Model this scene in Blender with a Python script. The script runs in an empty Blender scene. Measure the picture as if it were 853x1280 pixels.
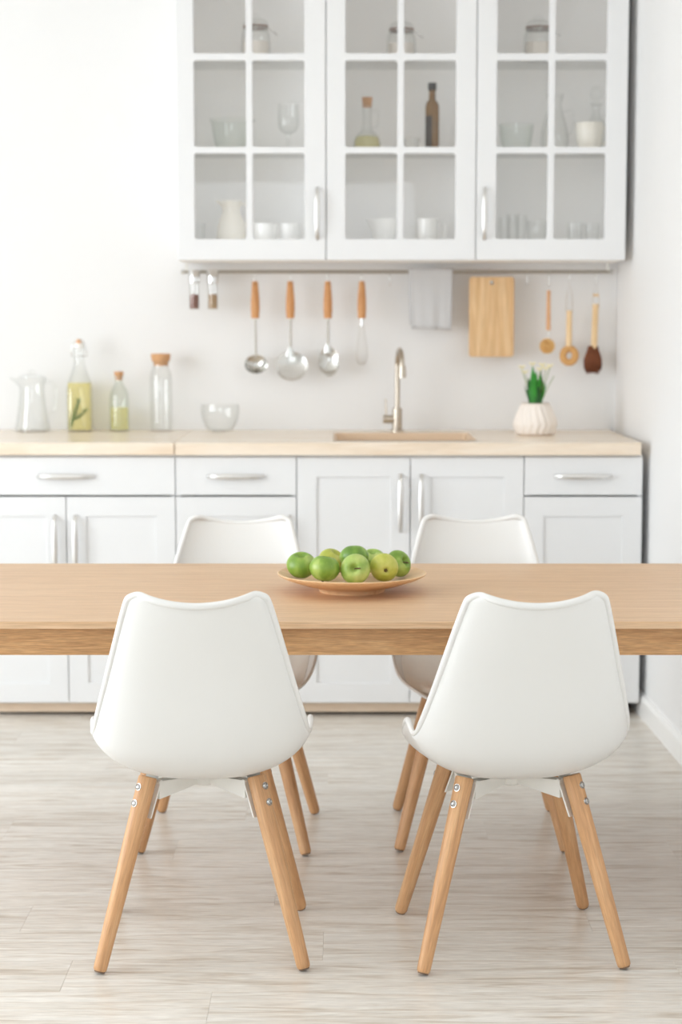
import bpy, bmesh, math, random
from mathutils import Vector, Matrix
random.seed(7)
PI = math.pi
S = bpy.context.scene
C = S.collection

# ------------------------------------------------------------------ camera
FPX, CAM_H = 2300.0, 1.40
TH = math.atan(240 / FPX)
cam_d = bpy.data.cameras.new('camera')
cam = bpy.data.objects.new('camera', cam_d)
C.objects.link(cam)
cam.location = (0, 0, CAM_H)
cam.rotation_euler = (PI / 2 - TH, 0, 0)
cam_d.sensor_fit = 'AUTO'
cam_d.sensor_width = 36
cam_d.lens = FPX / 1280 * 36
cam_d.clip_end = 60
cam_d.dof.use_dof = True
cam_d.dof.focus_distance = 4.05
cam_d.dof.aperture_fstop = 3.4
S.camera = cam

# ------------------------------------------------------------------ world, daylight, exposure
w = bpy.data.worlds.new('daylight')
S.world = w
w.use_nodes = True
bg = w.node_tree.nodes['Background']
bg.inputs['Color'].default_value = (0.95, 0.98, 1.0, 1)
bg.inputs['Strength'].default_value = 1.0

def area(name, loc, rot, sx, sy, power, color=(0.895, 0.95, 1.0)):
    l = bpy.data.lights.new(name, 'AREA')
    l.shape = 'RECTANGLE'; l.size = sx; l.size_y = sy; l.energy = power; l.color = color
    o = bpy.data.objects.new(name, l); C.objects.link(o)
    o.location = loc; o.rotation_euler = rot
    return o
LEFT_X, REAR_Y, BACK_Y, CEIL_Z = -4.0, -1.9, 7.15, 2.86
WINS = [(0.2, 2.2), (2.5, 5.1)]           # y ranges of the two windows in the left wall
WZ0, WZ1 = 0.45, 2.6
for i, (a, b) in enumerate(WINS):
    area('window_daylight', (LEFT_X - 0.2, (a + b) / 2, (WZ0 + WZ1) / 2), (0, -PI / 2, 0),
         WZ1 - WZ0, b - a, 115 if i == 0 else 330)
area('rear_window_daylight', (-0.6, REAR_Y - 0.2, 1.55), (PI / 2, 0, 0), 2.4, 2.0, 60)

S.cycles.max_bounces = 24
S.cycles.diffuse_bounces = 12
S.cycles.glossy_bounces = 6
S.cycles.transmission_bounces = 12
S.cycles.transparent_max_bounces = 48

vs = S.view_settings
vs.view_transform = 'Standard'; vs.look = 'None'; vs.gamma = 1.0
vs.use_curve_mapping = False
vs.exposure = -1.06

# ------------------------------------------------------------------ pixel helpers (853 x 1280 frame)
def ray(px, py):
    a, b = px - 426.5, 640 - py
    return Vector((a, FPX * math.cos(TH) + b * math.sin(TH), -FPX * math.sin(TH) + b * math.cos(TH)))
def at_y(px, py, Y):
    r = ray(px, py); t = Y / r.y
    return Vector((r.x * t, Y, CAM_H + r.z * t))
def at_z(px, py, Z):
    r = ray(px, py); t = (Z - CAM_H) / r.z
    return Vector((r.x * t, r.y * t, Z))

# ------------------------------------------------------------------ materials
def lin(c):
    f = lambda v: v / 12.92 if v <= 0.04045 else ((v + 0.055) / 1.055) ** 2.4
    return tuple(f(v / 255) for v in c) + (1,)
def new_mat(name):
    m = bpy.data.materials.new(name); m.use_nodes = True
    nt = m.node_tree
    return m, nt, nt.nodes['Principled BSDF']
def plain(name, col, rough=0.5, metal=0.0, noise=0.03, nscale=30, bump=0.0, spec=0.5, coat=0.0):
    m, nt, p = new_mat(name)
    N, L = nt.nodes, nt.links
    tc = N.new('ShaderNodeTexCoord'); nz = N.new('ShaderNodeTexNoise')
    nz.inputs['Scale'].default_value = nscale; nz.inputs['Detail'].default_value = 4
    L.new(tc.outputs['Object'], nz.inputs['Vector'])
    mx = N.new('ShaderNodeMix'); mx.data_type = 'RGBA'
    c = lin(col)
    mx.inputs['A'].default_value = tuple(v * (1 - noise) for v in c[:3]) + (1,)
    mx.inputs['B'].default_value = tuple(min(1, v * (1 + noise)) for v in c[:3]) + (1,)
    L.new(nz.outputs['Fac'], mx.inputs['Factor'])
    L.new(mx.outputs['Result'], p.inputs['Base Color'])
    p.inputs['Roughness'].default_value = rough
    p.inputs['Metallic'].default_value = metal
    p.inputs['Specular IOR Level'].default_value = spec
    p.inputs['Coat Weight'].default_value = coat
    if bump:
        b = N.new('ShaderNodeBump'); b.inputs['Strength'].default_value = bump; b.inputs['Distance'].default_value = 0.002
        L.new(nz.outputs['Fac'], b.inputs['Height']); L.new(b.outputs['Normal'], p.inputs['Normal'])
    return m
def wood(name, cols, stretch=(1, 14, 14), scale=3.0, rough=0.45, fine=0.25, bump=0.08, vary=0.12, coat=0.0, pos=(0.3, 0.5, 0.72), dist=1.2):
    """grain stretched along the axis whose factor is smallest"""
    m, nt, p = new_mat(name)
    N, L = nt.nodes, nt.links
    tc = N.new('ShaderNodeTexCoord'); oi = N.new('ShaderNodeObjectInfo')
    add = N.new('ShaderNodeVectorMath'); add.operation = 'MULTIPLY_ADD'
    mul = N.new('ShaderNodeVectorMath'); mul.operation = 'SCALE'
    cmb = N.new('ShaderNodeCombineXYZ')
    for k in ('X', 'Y', 'Z'): L.new(oi.outputs['Random'], cmb.inputs[k])
    L.new(cmb.outputs[0], mul.inputs[0]); mul.inputs['Scale'].default_value = 37.0
    add2 = N.new('ShaderNodeVectorMath'); add2.operation = 'ADD'
    L.new(tc.outputs['Object'], add2.inputs[0]); L.new(mul.outputs[0], add2.inputs[1])
    mp = N.new('ShaderNodeMapping'); mp.inputs['Scale'].default_value = stretch
    L.new(add2.outputs[0], mp.inputs['Vector'])
    n1 = N.new('ShaderNodeTexNoise'); n1.inputs['Scale'].default_value = scale; n1.inputs['Detail'].default_value = 5
    n1.inputs['Distortion'].default_value = dist; n1.inputs['Roughness'].default_value = 0.55
    L.new(mp.outputs[0], n1.inputs['Vector'])
    n2 = N.new('ShaderNodeTexNoise'); n2.inputs['Scale'].default_value = scale * 7; n2.inputs['Detail'].default_value = 3
    L.new(mp.outputs[0], n2.inputs['Vector'])
    cr = N.new('ShaderNodeValToRGB')
    e = cr.color_ramp.elements
    e[0].position = pos[0]; e[0].color = lin(cols[0]); e[1].position = pos[2]; e[1].color = lin(cols[2])
    x = e.new(pos[1]); x.color = lin(cols[1])
    L.new(n1.outputs['Fac'], cr.inputs['Fac'])
    mr = N.new('ShaderNodeMapRange'); mr.inputs['From Min'].default_value = 0.3; mr.inputs['From Max'].default_value = 0.7
    mr.inputs['To Min'].default_value = 1 - fine; mr.inputs['To Max'].default_value = 1.0 + fine * 0.3
    L.new(n2.outputs['Fac'], mr.inputs['Value'])
    mr2 = N.new('ShaderNodeMapRange'); mr2.inputs['To Min'].default_value = 1 - vary; mr2.inputs['To Max'].default_value = 1 + vary * 0.4
    L.new(oi.outputs['Random'], mr2.inputs['Value'])
    mm = N.new('ShaderNodeMath'); mm.operation = 'MULTIPLY'
    L.new(mr.outputs[0], mm.inputs[0]); L.new(mr2.outputs[0], mm.inputs[1])
    sc = N.new('ShaderNodeVectorMath'); sc.operation = 'SCALE'
    L.new(cr.outputs['Color'], sc.inputs[0]); L.new(mm.outputs[0], sc.inputs['Scale'])
    L.new(sc.outputs[0], p.inputs['Base Color'])
    p.inputs['Roughness'].default_value = rough; p.inputs['Coat Weight'].default_value = coat
    p.inputs['Coat Roughness'].default_value = 0.25
    b = N.new('ShaderNodeBump'); b.inputs['Strength'].default_value = bump; b.inputs['Distance'].default_value = 0.002
    L.new(n2.outputs['Fac'], b.inputs['Height']); L.new(b.outputs['Normal'], p.inputs['Normal'])
    return m
def schlick(nt, f0, f1):
    # the same from both sides of a thin wall: f0 + f1 * facing^5
    N, L = nt.nodes, nt.links
    lw = N.new('ShaderNodeLayerWeight'); lw.inputs['Blend'].default_value = 0.5
    pw = N.new('ShaderNodeMath'); pw.operation = 'POWER'; pw.inputs[1].default_value = 5
    L.new(lw.outputs['Facing'], pw.inputs[0])
    ma = N.new('ShaderNodeMath'); ma.operation = 'MULTIPLY_ADD'; ma.inputs[1].default_value = f1; ma.inputs[2].default_value = f0
    L.new(pw.outputs[0], ma.inputs[0])
    return ma.outputs[0]
def thin_glass(name, tint=(1, 1, 1), refl=1.0, blend=0.25):
    m = bpy.data.materials.new(name); m.use_nodes = True
    nt = m.node_tree; N, L = nt.nodes, nt.links
    N.clear()
    out = N.new('ShaderNodeOutputMaterial'); mix = N.new('ShaderNodeMixShader')
    tr = N.new('ShaderNodeBsdfTransparent'); gl = N.new('ShaderNodeBsdfGlossy')
    tc = N.new('ShaderNodeTexCoord'); nz = N.new('ShaderNodeTexNoise'); nz.inputs['Scale'].default_value = 2.5
    L.new(tc.outputs['Object'], nz.inputs['Vector'])
    bp = N.new('ShaderNodeBump'); bp.inputs['Strength'].default_value = 0.03; bp.inputs['Distance'].default_value = 0.02
    L.new(nz.outputs['Fac'], bp.inputs['Height']); L.new(bp.outputs['Normal'], gl.inputs['Normal'])
    gl.inputs['Roughness'].default_value = 0.02
    tr.inputs['Color'].default_value = tint + (1,)
    L.new(schlick(nt, 0.04, 0.8 * refl), mix.inputs[0])
    L.new(tr.outputs[0], mix.inputs[1]); L.new(gl.outputs[0], mix.inputs[2])
    L.new(mix.outputs[0], out.inputs['Surface'])
    return m
def vessel_glass(name, edge=(0.80, 0.82, 0.80), body=(0.965, 0.97, 0.965)):
    """blown thin glass: clear face on, greener and denser where the wall is seen edge on"""
    m = bpy.data.materials.new(name); m.use_nodes = True
    nt = m.node_tree; N, L = nt.nodes, nt.links
    N.clear()
    out = N.new('ShaderNodeOutputMaterial'); mix = N.new('ShaderNodeMixShader')
    tr = N.new('ShaderNodeBsdfTransparent'); gl = N.new('ShaderNodeBsdfGlossy')
    lw = N.new('ShaderNodeLayerWeight'); lw.inputs['Blend'].default_value = 0.35
    mc = N.new('ShaderNodeMix'); mc.data_type = 'RGBA'
    mc.inputs['A'].default_value = body + (1,); mc.inputs['B'].default_value = edge + (1,)
    L.new(lw.outputs['Facing'], mc.inputs['Factor']); L.new(mc.outputs['Result'], tr.inputs['Color'])
    gl.inputs['Roughness'].default_value = 0.03
    L.new(schlick(nt, 0.045, 0.6), mix.inputs[0]); L.new(tr.outputs[0], mix.inputs[1]); L.new(gl.outputs[0], mix.inputs[2])
    L.new(mix.outputs[0], out.inputs['Surface'])
    return m
def liquid(name, col):
    m, nt, p = new_mat(name)
    p.inputs['Base Color'].default_value = lin(col); p.inputs['Roughness'].default_value = 0.05
    p.inputs['Transmission Weight'].default_value = 0.75; p.inputs['IOR'].default_value = 1.2
    return m
def fruit(name, base, pale, dark):
    m, nt, p = new_mat(name)
    N, L = nt.nodes, nt.links
    tc = N.new('ShaderNodeTexCoord'); n1 = N.new('ShaderNodeTexNoise'); n1.inputs['Scale'].default_value = 26
    n1.inputs['Detail'].default_value = 3
    mp = N.new('ShaderNodeMapping'); mp.inputs['Scale'].default_value = (1, 1, 0.35)
    L.new(tc.outputs['Object'], mp.inputs['Vector']); L.new(mp.outputs[0], n1.inputs['Vector'])
    cr = N.new('ShaderNodeValToRGB'); e = cr.color_ramp.elements
    e[0].position = 0.3; e[0].color = lin(dark); e[1].position = 0.72; e[1].color = lin(pale)
    x = e.new(0.5); x.color = lin(base)
    L.new(n1.outputs['Fac'], cr.inputs['Fac'])
    vo = N.new('ShaderNodeTexVoronoi'); vo.inputs['Scale'].default_value = 190
    L.new(tc.outputs['Object'], vo.inputs['Vector'])
    mr = N.new('ShaderNodeMapRange'); mr.inputs['From Max'].default_value = 0.16; mr.inputs['To Min'].default_value = 0.35; mr.inputs['To Max'].default_value = 0
    L.new(vo.outputs['Distance'], mr.inputs['Value'])
    mx = N.new('ShaderNodeMix'); mx.data_type = 'RGBA'
    L.new(mr.outputs[0], mx.inputs['Factor']); L.new(cr.outputs['Color'], mx.inputs['A']); mx.inputs['B'].default_value = lin((225, 230, 170))
    L.new(mx.outputs['Result'], p.inputs['Base Color'])
    p.inputs['Roughness'].default_value = 0.38
    p.inputs['Subsurface Weight'].default_value = 0.0
    return m

M = {}
M['wall'] = plain('wall_paint', (230, 230, 230), 0.7, noise=0.012, nscale=3)
M['ceiling'] = plain('ceiling_paint', (240, 240, 238), 0.8, noise=0.01)
M['cab'] = plain('white_cabinet_lacquer', (228, 229, 230), 0.35, noise=0.008, nscale=5)
M['cab_in'] = plain('cabinet_interior_melamine', (247, 246, 245), 0.6, noise=0.01, nscale=5)
M['skirt'] = plain('skirting_white', (242, 242, 241), 0.35, noise=0.01)
M['counter'] = wood('pale_maple_counter', ((228, 208, 184), (236, 220, 200), (240, 228, 212)), (1, 9, 9), 2.2, 0.22, 0.05, 0.01, 0.0)
M['plinth'] = wood('plinth_maple', ((222, 200, 176), (230, 210, 188), (236, 220, 200)), (1, 9, 9), 2.2, 0.5, 0.05, 0.01, 0.0)
M['sink'] = plain('beige_composite_sink', (216, 190, 162), 0.45, noise=0.04, nscale=90)
M['oak'] = wood('oak_table_top', ((202, 164, 126), (214, 178, 141), (224, 192, 158)), (0.8, 30, 30), 2.6, 0.42, 0.20, 0.03, 0.0, dist=0.6)
M['oak_apron'] = wood('oak_table_apron', ((184, 138, 92), (201, 155, 106), (213, 170, 122)), (1.3, 12, 22), 3.2, 0.5, 0.30, 0.06, 0.0, dist=1.6)
M['leg'] = wood('beech_leg', ((190, 142, 98), (208, 160, 114), (219, 176, 132)), (30, 30, 1.6), 2.2, 0.45, 0.18, 0.05, 0.08, dist=0.5)
M['plank'] = wood('bleached_plank', ((194, 180, 163), (220, 213, 203), (232, 228, 221)), (1.4, 14, 14), 2.4, 0.31, 0.16, 0.05, 0.06, pos=(0.30, 0.46, 0.64), dist=1.3)
M['shell'] = plain('white_polypropylene', (226, 226, 224), 0.42, noise=0.006, nscale=8)
M['pad'] = plain('white_leatherette', (242, 240, 235), 0.5, noise=0.02, nscale=60, bump=0.1)
M['frame'] = plain('white_powder_coat', (228, 227, 222), 0.4, noise=0.01)
M['steel'] = plain('polished_steel', (205, 204, 200), 0.18, 1.0, 0.03, 60)
M['rail_steel'] = plain('grey_steel', (172, 167, 158), 0.35, 1.0, 0.03, 60)
M['chrome'] = plain('chrome', (225, 225, 224), 0.08, 1.0, 0.01)
M['satin'] = plain('satin_nickel', (222, 221, 219), 0.36, 1.0, 0.02, 80)
M['nickel'] = plain('brushed_nickel', (196, 186, 172), 0.28, 1.0, 0.03, 80)
M['bolt'] = plain('zinc_bolt', (178, 178, 176), 0.25, 1.0, 0.03)
M['handle_wood'] = wood('utensil_handle_wood', ((192, 134, 82), (208, 150, 96), (220, 168, 116)), (40, 40, 4), 2.0, 0.5, 0.12, 0.02, 0.06)
M['board'] = wood('rubberwood_board', ((206, 160, 110), (226, 188, 140), (238, 208, 166)), (20, 20, 1.2), 1.6, 0.5, 0.12, 0.02, 0.14)
M['cork'] = plain('cork', (202, 156, 114), 0.9, noise=0.18, nscale=160, bump=0.2)
M['plate'] = wood('plate_wood', ((214, 172, 124), (228, 190, 146), (236, 204, 164)), (4, 22, 22), 1.8, 0.4, 0.08, 0.02, 0.0)
M['glass'] = vessel_glass('clear_blown_glass', (0.94, 0.945, 0.94), (0.99, 0.992, 0.99))
M['glass_green'] = vessel_glass('green_tinted_glass', (0.92, 0.94, 0.925), (0.98, 0.99, 0.982))
M['pane'] = thin_glass('window_pane', (0.99, 0.99, 0.99), 1.0)
M['shelf_glass'] = thin_glass('glass_shelf', (0.975, 0.98, 0.977), 1.0)
M['oil'] = liquid('yellow_oil', (250, 240, 176))
M['oil_pale'] = liquid('pale_green_oil', (246, 240, 190))
M['olive_glass'] = plain('dark_olive_glass', (120, 84, 28), 0.12, noise=0.25, nscale=14, coat=0.6)
M['black_cap'] = plain('black_cap', (42, 38, 36), 0.4)
M['label'] = plain('dark_label', (58, 48, 40), 0.6, noise=0.3, nscale=70)
M['ceramic'] = plain('white_ceramic', (247, 246, 243), 0.2, noise=0.01, coat=0.4)
M['cream'] = plain('cream_ceramic', (248, 243, 232), 0.25, noise=0.01, coat=0.4)
M['pot'] = plain('pot_matt_white', (238, 230, 222), 0.6, noise=0.02, nscale=60)
M['soil'] = plain('dark_soil', (70, 52, 40), 0.95, noise=0.3, nscale=200, bump=0.5)
M['leaf'] = plain('leaf_green', (46, 142, 40), 0.45, noise=0.3, nscale=22)
M['leaf_dark'] = plain('leaf_dark_green', (34, 94, 32), 0.5, noise=0.3, nscale=22)
M['stem_green'] = plain('stem_green', (120, 150, 70), 0.6)
M['petal'] = plain('petal_pale_yellow', (246, 240, 204), 0.7, noise=0.05)
M['towel'] = plain('grey_linen', (198, 198, 199), 0.9, noise=0.05, nscale=220, bump=0.3)
M['bristle'] = plain('tan_bristle', (228, 190, 128), 0.8, noise=0.15, nscale=120)
M['bristle_mid'] = plain('sisal_bristle', (214, 166, 106), 0.8, noise=0.15, nscale=120)
M['bristle_dark'] = plain('coconut_bristle', (112, 62, 34), 0.85, noise=0.3, nscale=90)
M['pale_wood'] = wood('pale_beech', ((226, 190, 140), (238, 208, 164), (244, 220, 182)), (30, 30, 3), 2, 0.55, 0.06, 0.02, 0.08)
M['pink_wood'] = wood('rosy_beech', ((210, 156, 112), (224, 174, 130), (232, 190, 150)), (30, 30, 3), 2, 0.55, 0.06, 0.02, 0.0)
M['string'] = plain('jute_string', (190, 174, 152), 0.9)
M['spice_red'] = plain('red_spice_grains', (122, 72, 52), 0.9, noise=0.5, nscale=260)
M['spice_tan'] = plain('tan_spice_grains', (166, 136, 98), 0.9, noise=0.35, nscale=260)
M['apple_green'] = fruit('apple_green', (126, 158, 58), (174, 192, 104), (98, 134, 42))
M['apple_pale'] = fruit('apple_pale', (158, 182, 92), (194, 204, 126), (124, 158, 62))
M['apple_yellow'] = fruit('apple_yellow', (178, 182, 78), (204, 202, 112), (150, 160, 52))
M['apple_deep'] = fruit('apple_deep_green', (106, 144, 50), (150, 178, 82), (80, 116, 36))
M['stalk'] = plain('brown_stalk', (92, 66, 38), 0.8, noise=0.2)
M['foot'] = plain('foot_plastic', (120, 96, 76), 0.7)
M['gap'] = plain('plank_seam', (176, 166, 154), 0.9)

# ------------------------------------------------------------------ object helpers
def link(name, bm, mat, parent=None, smooth=None, loc=None):
    """one bmesh -> one mesh object; smooth = angle in degrees or None for flat"""
    bmesh.ops.recalc_face_normals(bm, faces=bm.faces)
    me = bpy.data.meshes.new(name); bm.to_mesh(me); bm.free()
    if smooth is not None:
        for p in me.polygons: p.use_smooth = True
        if smooth < 179: me.set_sharp_from_angle(angle=math.radians(smooth))
    me.materials.append(M[mat])
    o = bpy.data.objects.new(name, me); C.objects.link(o)
    if parent: o.parent = parent
    if loc is not None: o.location = loc
    return o
def tag(o, label=None, cat=None, group=None, kind=None):
    if label: o['label'] = label
    if cat: o['category'] = cat
    if group: o['group'] = group
    if kind: o['kind'] = kind
    return o
def thing(name, label, cat, loc=(0, 0, 0), rz=0.0, group=None):
    o = bpy.data.objects.new(name, None); C.objects.link(o)
    o.empty_display_size = 0.05
    o.location = loc; o.rotation_euler = (0, 0, rz)
    return tag(o, label, cat, group)
def copy_tree(o, parent=None):
    c = o.copy(); C.objects.link(c)
    if parent is not None: c.parent = parent
    for ch in o.children: copy_tree(ch, c)
    return c
def box(bm, x0, x1, y0, y1, z0, z1, bevel=0.0, seg=2):
    r = bmesh.ops.create_cube(bm, size=1.0)
    vs_ = r['verts']
    for v in vs_:
        v.co = Vector(((x0 + x1) / 2 + v.co.x * (x1 - x0), (y0 + y1) / 2 + v.co.y * (y1 - y0), (z0 + z1) / 2 + v.co.z * (z1 - z0)))
    if bevel:
        es = list({e for v in vs_ for e in v.link_edges})
        bmesh.ops.bevel(bm, geom=es, offset=bevel, segments=seg, affect='EDGES', profile=0.5)
    return bm
def B(*a, **k):
    return box(bmesh.new(), *a, **k)
def lathe(prof, seg=32, bm=None, center=(0, 0, 0), mod=None):
    """revolve (r, z) pairs about z; r = 0 ends close to a point"""
    bm = bm or bmesh.new(); cx, cy, cz = center
    rings = []
    for r, z in prof:
        if r < 1e-6: rings.append([bm.verts.new((cx, cy, cz + z))])
        else:
            ring = []
            for i in range(seg):
                a = 2 * PI * i / seg
                k = mod(a, r, z) if mod else 1.0
                ring.append(bm.verts.new((cx + r * k * math.cos(a), cy + r * k * math.sin(a), cz + z)))
            rings.append(ring)
    for A, Bq in zip(rings, rings[1:]):
        for i in range(seg):
            j = (i + 1) % seg
            if len(A) == 1 and len(Bq) == 1: continue
            if len(A) == 1: bm.faces.new((A[0], Bq[i], Bq[j]))
            elif len(Bq) == 1: bm.faces.new((A[i], A[j], Bq[0]))
            else: bm.faces.new((A[i], A[j], Bq[j], Bq[i]))
    return bm
def vessel(outer, t=0.003, base=0.004):
    """outer profile (r,z) bottom to rim -> closed thin wall profile"""
    inner = [(max(r - t, 0.001), max(z, base)) for r, z in reversed(outer)]
    return [(0, outer[0][1])] + outer + inner + [(0, base)]
def crv(pts, n=8):
    """Catmull-Rom through points (tuples of any size)"""
    P = [tuple(p) for p in pts]; out = []
    for i in range(len(P) - 1):
        p0, p1, p2, p3 = P[max(i - 1, 0)], P[i], P[i + 1], P[min(i + 2, len(P) - 1)]
        for k in range(n):
            t = k / n
            out.append(tuple(0.5 * (2 * b + (c - a) * t + (2 * a - 5 * b + 4 * c - d) * t * t + (-a + 3 * b - 3 * c + d) * t ** 3)
                             for a, b, c, d in zip(p0, p1, p2, p3)))
    out.append(P[-1]); return out
def tube(pts, r, seg=10, bm=None, closed=False, caps=True, flat=1.0, up=None):
    """sweep a circle (or ellipse: second radius r*flat along the binormal) along points"""
    bm = bm or bmesh.new()
    P = [Vector(p) for p in pts]; n = len(P)
    R = r if isinstance(r, (list, tuple)) else [r] * n
    rings = []; prev = None
    for i in range(n):
        a = P[(i - 1) % n] if (closed or i > 0) else P[i]
        b = P[(i + 1) % n] if (closed or i < n - 1) else P[i]
        t = (b - a).normalized()
        if up is not None: u = (Vector(up) - t * t.dot(Vector(up))).normalized()
        elif prev is None:
            ref = Vector((0, 0, 1)) if abs(t.z) < 0.9 else Vector((1, 0, 0))
            u = (ref - t * t.dot(ref)).normalized()
        else: u = (prev - t * t.dot(prev)).normalized()
        prev = u; v = t.cross(u)
        rings.append([bm.verts.new(P[i] + u * R[i] * math.cos(2 * PI * k / seg) + v * R[i] * flat * math.sin(2 * PI * k / seg)) for k in range(seg)])
    m = n if closed else n - 1
    for i in range(m):
        A, Bq = rings[i], rings[(i + 1) % n]
        for k in range(seg):
            j = (k + 1) % seg
            bm.faces.new((A[k], A[j], Bq[j], Bq[k]))
    if caps and not closed:
        bm.faces.new(rings[0][::-1]); bm.faces.new(rings[-1])
    return bm
def rrect(x0, x1, z0, z1, r, n=5):
    out = []
    for cx, cz, a0 in ((x1 - r, z1 - r, 0), (x0 + r, z1 - r, 90), (x0 + r, z0 + r, 180), (x1 - r, z0 + r, 270)):
        for k in range(n + 1):
            a = math.radians(a0 + 90 * k / n)
            out.append((cx + r * math.cos(a), cz + r * math.sin(a)))
    return out
def circ(cx, cz, r, n=12):
    return [(cx + r * math.cos(2 * PI * k / n), cz + r * math.sin(2 * PI * k / n)) for k in range(n)]
def prism(outer, holes, y0, y1, bm=None):
    """polygon with holes in the xz plane, extruded from y0 (front) to y1"""
    bm = bm or bmesh.new()
    loops = []
    edges = []
    for lp in [outer] + list(holes):
        vsx = [bm.verts.new((x, y0, z)) for x, z in lp]
        loops.append(vsx)
        for i in range(len(vsx)): edges.append(bm.edges.new((vsx[i], vsx[(i + 1) % len(vsx)])))
    r = bmesh.ops.triangle_fill(bm, use_beauty=True, use_dissolve=False, edges=edges)
    faces = [f for f in r['geom'] if isinstance(f, bmesh.types.BMFace)]
    back = {}
    for lp in loops:
        for v in lp: back[v] = bm.verts.new((v.co.x, y1, v.co.z))
    for f in faces: bm.faces.new([back[v] for v in reversed(f.verts)])
    for lp in loops:
        for i in range(len(lp)):
            a, b = lp[i], lp[(i + 1) % len(lp)]
            bm.faces.new((a, b, back[b], back[a]))
    return bm
def xf(bm, mat):
    bmesh.ops.transform(bm, matrix=mat, verts=bm.verts); return bm
def struct(name, bm, mat, label=None, smooth=None, parent=None):
    o = link(name, bm, mat, parent, smooth)
    if not parent: o['kind'] = 'structure'
    if label: o['label'] = label
    return o

# ------------------------------------------------------------------ the room
RW = lambda y: 1.078 + 0.02 * (6.45 - y)             # face of the right-hand wall
floor = struct('floor', B(LEFT_X - 0.1, 1.5, REAR_Y - 0.1, BACK_Y + 0.1, -0.06, -0.0125), 'gap', 'pale bleached wood plank floor')
PL, PW, GAP = 1.32, 0.19, 0.0003
def plank_mesh(L):
    bm = B(0, L - GAP, 0, PW - GAP, -0.012, 0)
    top = [e for e in bm.edges if all(v.co.z > -0.001 for v in e.verts)]
    bmesh.ops.bevel(bm, geom=top, offset=0.0004, segments=1, affect='EDGES')
    me = bpy.data.meshes.new('plank'); bmesh.ops.recalc_face_normals(bm, faces=bm.faces); bm.to_mesh(me); bm.free()
    me.materials.append(M['plank']); return me
full = plank_mesh(PL)
y = BACK_Y - PW; row = 0
offs = [0.0, 0.55, 0.23, 0.88, 0.4, 1.05, 0.12, 0.7]
while y > REAR_Y - 0.01:
    xe = RW(y + PW) - 0.004
    x = LEFT_X - offs[row % 8]
    while x < xe - 0.01:
        a, b = max(x, LEFT_X), min(x + PL, xe)
        if b - a > 0.03:
            me = full if abs(b - a - PL) < 1e-4 else plank_mesh(b - a)
            o = bpy.data.objects.new('plank', me); C.objects.link(o)
            o.location = (a, y, 0); o.parent = floor
        x += PL
    y -= PW; row += 1

struct('wall_back', B(LEFT_X - 0.1, 1.2, BACK_Y, BACK_Y + 0.12, -0.012, CEIL_Z), 'wall', 'white painted kitchen back wall')
bm = bmesh.new()
pts = [(RW(BACK_Y), BACK_Y), (RW(REAR_Y), REAR_Y), (RW(REAR_Y) + 0.12, REAR_Y), (RW(BACK_Y) + 0.25, BACK_Y)]
lo = [bm.verts.new((a, b, -0.012)) for a, b in pts]; hi = [bm.verts.new((a, b, CEIL_Z)) for a, b in pts]
bm.faces.new(lo); bm.faces.new(hi)
for i in range(4): bm.faces.new((lo[i], lo[(i + 1) % 4], hi[(i + 1) % 4], hi[i]))
struct('wall_right', bm, 'wall', 'white painted side wall beside the cabinets')
bm = prism([(REAR_Y, -0.012), (BACK_Y, -0.012), (BACK_Y, CEIL_Z), (REAR_Y, CEIL_Z)],
           [[(a, WZ0), (b, WZ0), (b, WZ1), (a, WZ1)] for a, b in WINS], 0, 0.12)
xf(bm, Matrix.Translation((LEFT_X, 0, 0)) @ Matrix.Rotation(PI / 2, 4, 'Z'))
struct('wall_left', bm, 'wall', 'white side wall with two tall windows')
bm = prism([(LEFT_X, -0.012), (1.2, -0.012), (1.2, CEIL_Z), (LEFT_X, CEIL_Z)], [[(-1.8, 0.55), (0.6, 0.55), (0.6, 2.55), (-1.8, 2.55)]], REAR_Y - 0.12, REAR_Y)
struct('wall_rear', bm, 'wall', 'white wall behind the viewer with a wide window')
struct('ceiling', B(LEFT_X - 0.1, 1.5, REAR_Y - 0.1, BACK_Y + 0.1, CEIL_Z, CEIL_Z + 0.1), 'ceiling', 'white painted ceiling')
for i, (a, b) in enumerate(WINS):
    fw = 0.05
    mid = (a + b) / 2
    bm = prism([(a, WZ0), (b, WZ0), (b, WZ1), (a, WZ1)],
               [[(a + fw, WZ0 + fw), (mid - fw / 2, WZ0 + fw), (mid - fw / 2, WZ1 - fw), (a + fw, WZ1 - fw)],
                [(mid + fw / 2, WZ0 + fw), (b - fw, WZ0 + fw), (b - fw, WZ1 - fw), (mid + fw / 2, WZ1 - fw)]], 0.03, 0.08)
    xf(bm, Matrix.Translation((LEFT_X, 0, 0)) @ Matrix.Rotation(PI / 2, 4, 'Z'))
    struct('window_%d' % (i + 1), bm, 'skirt', 'white window frame in the side wall')
# skirting along the right-hand wall
bm = bmesh.new()
prof = [(0, 0), (0.018, 0), (0.018, 0.066), (0.012, 0.078), (0, 0.08)]
ends = []
for yy in (BACK_Y - 0.002, REAR_Y):
    ends.append([bm.verts.new((RW(yy) - d, yy, z)) for d, z in prof])
for k in range(5): bm.faces.new((ends[0][k], ends[0][(k + 1) % 5], ends[1][(k + 1) % 5], ends[1][k]))
bm.faces.new(ends[0]); bm.faces.new(ends[1])
struct('baseboard_right', bm, 'skirt', 'white moulded skirting board along the side wall')

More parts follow.
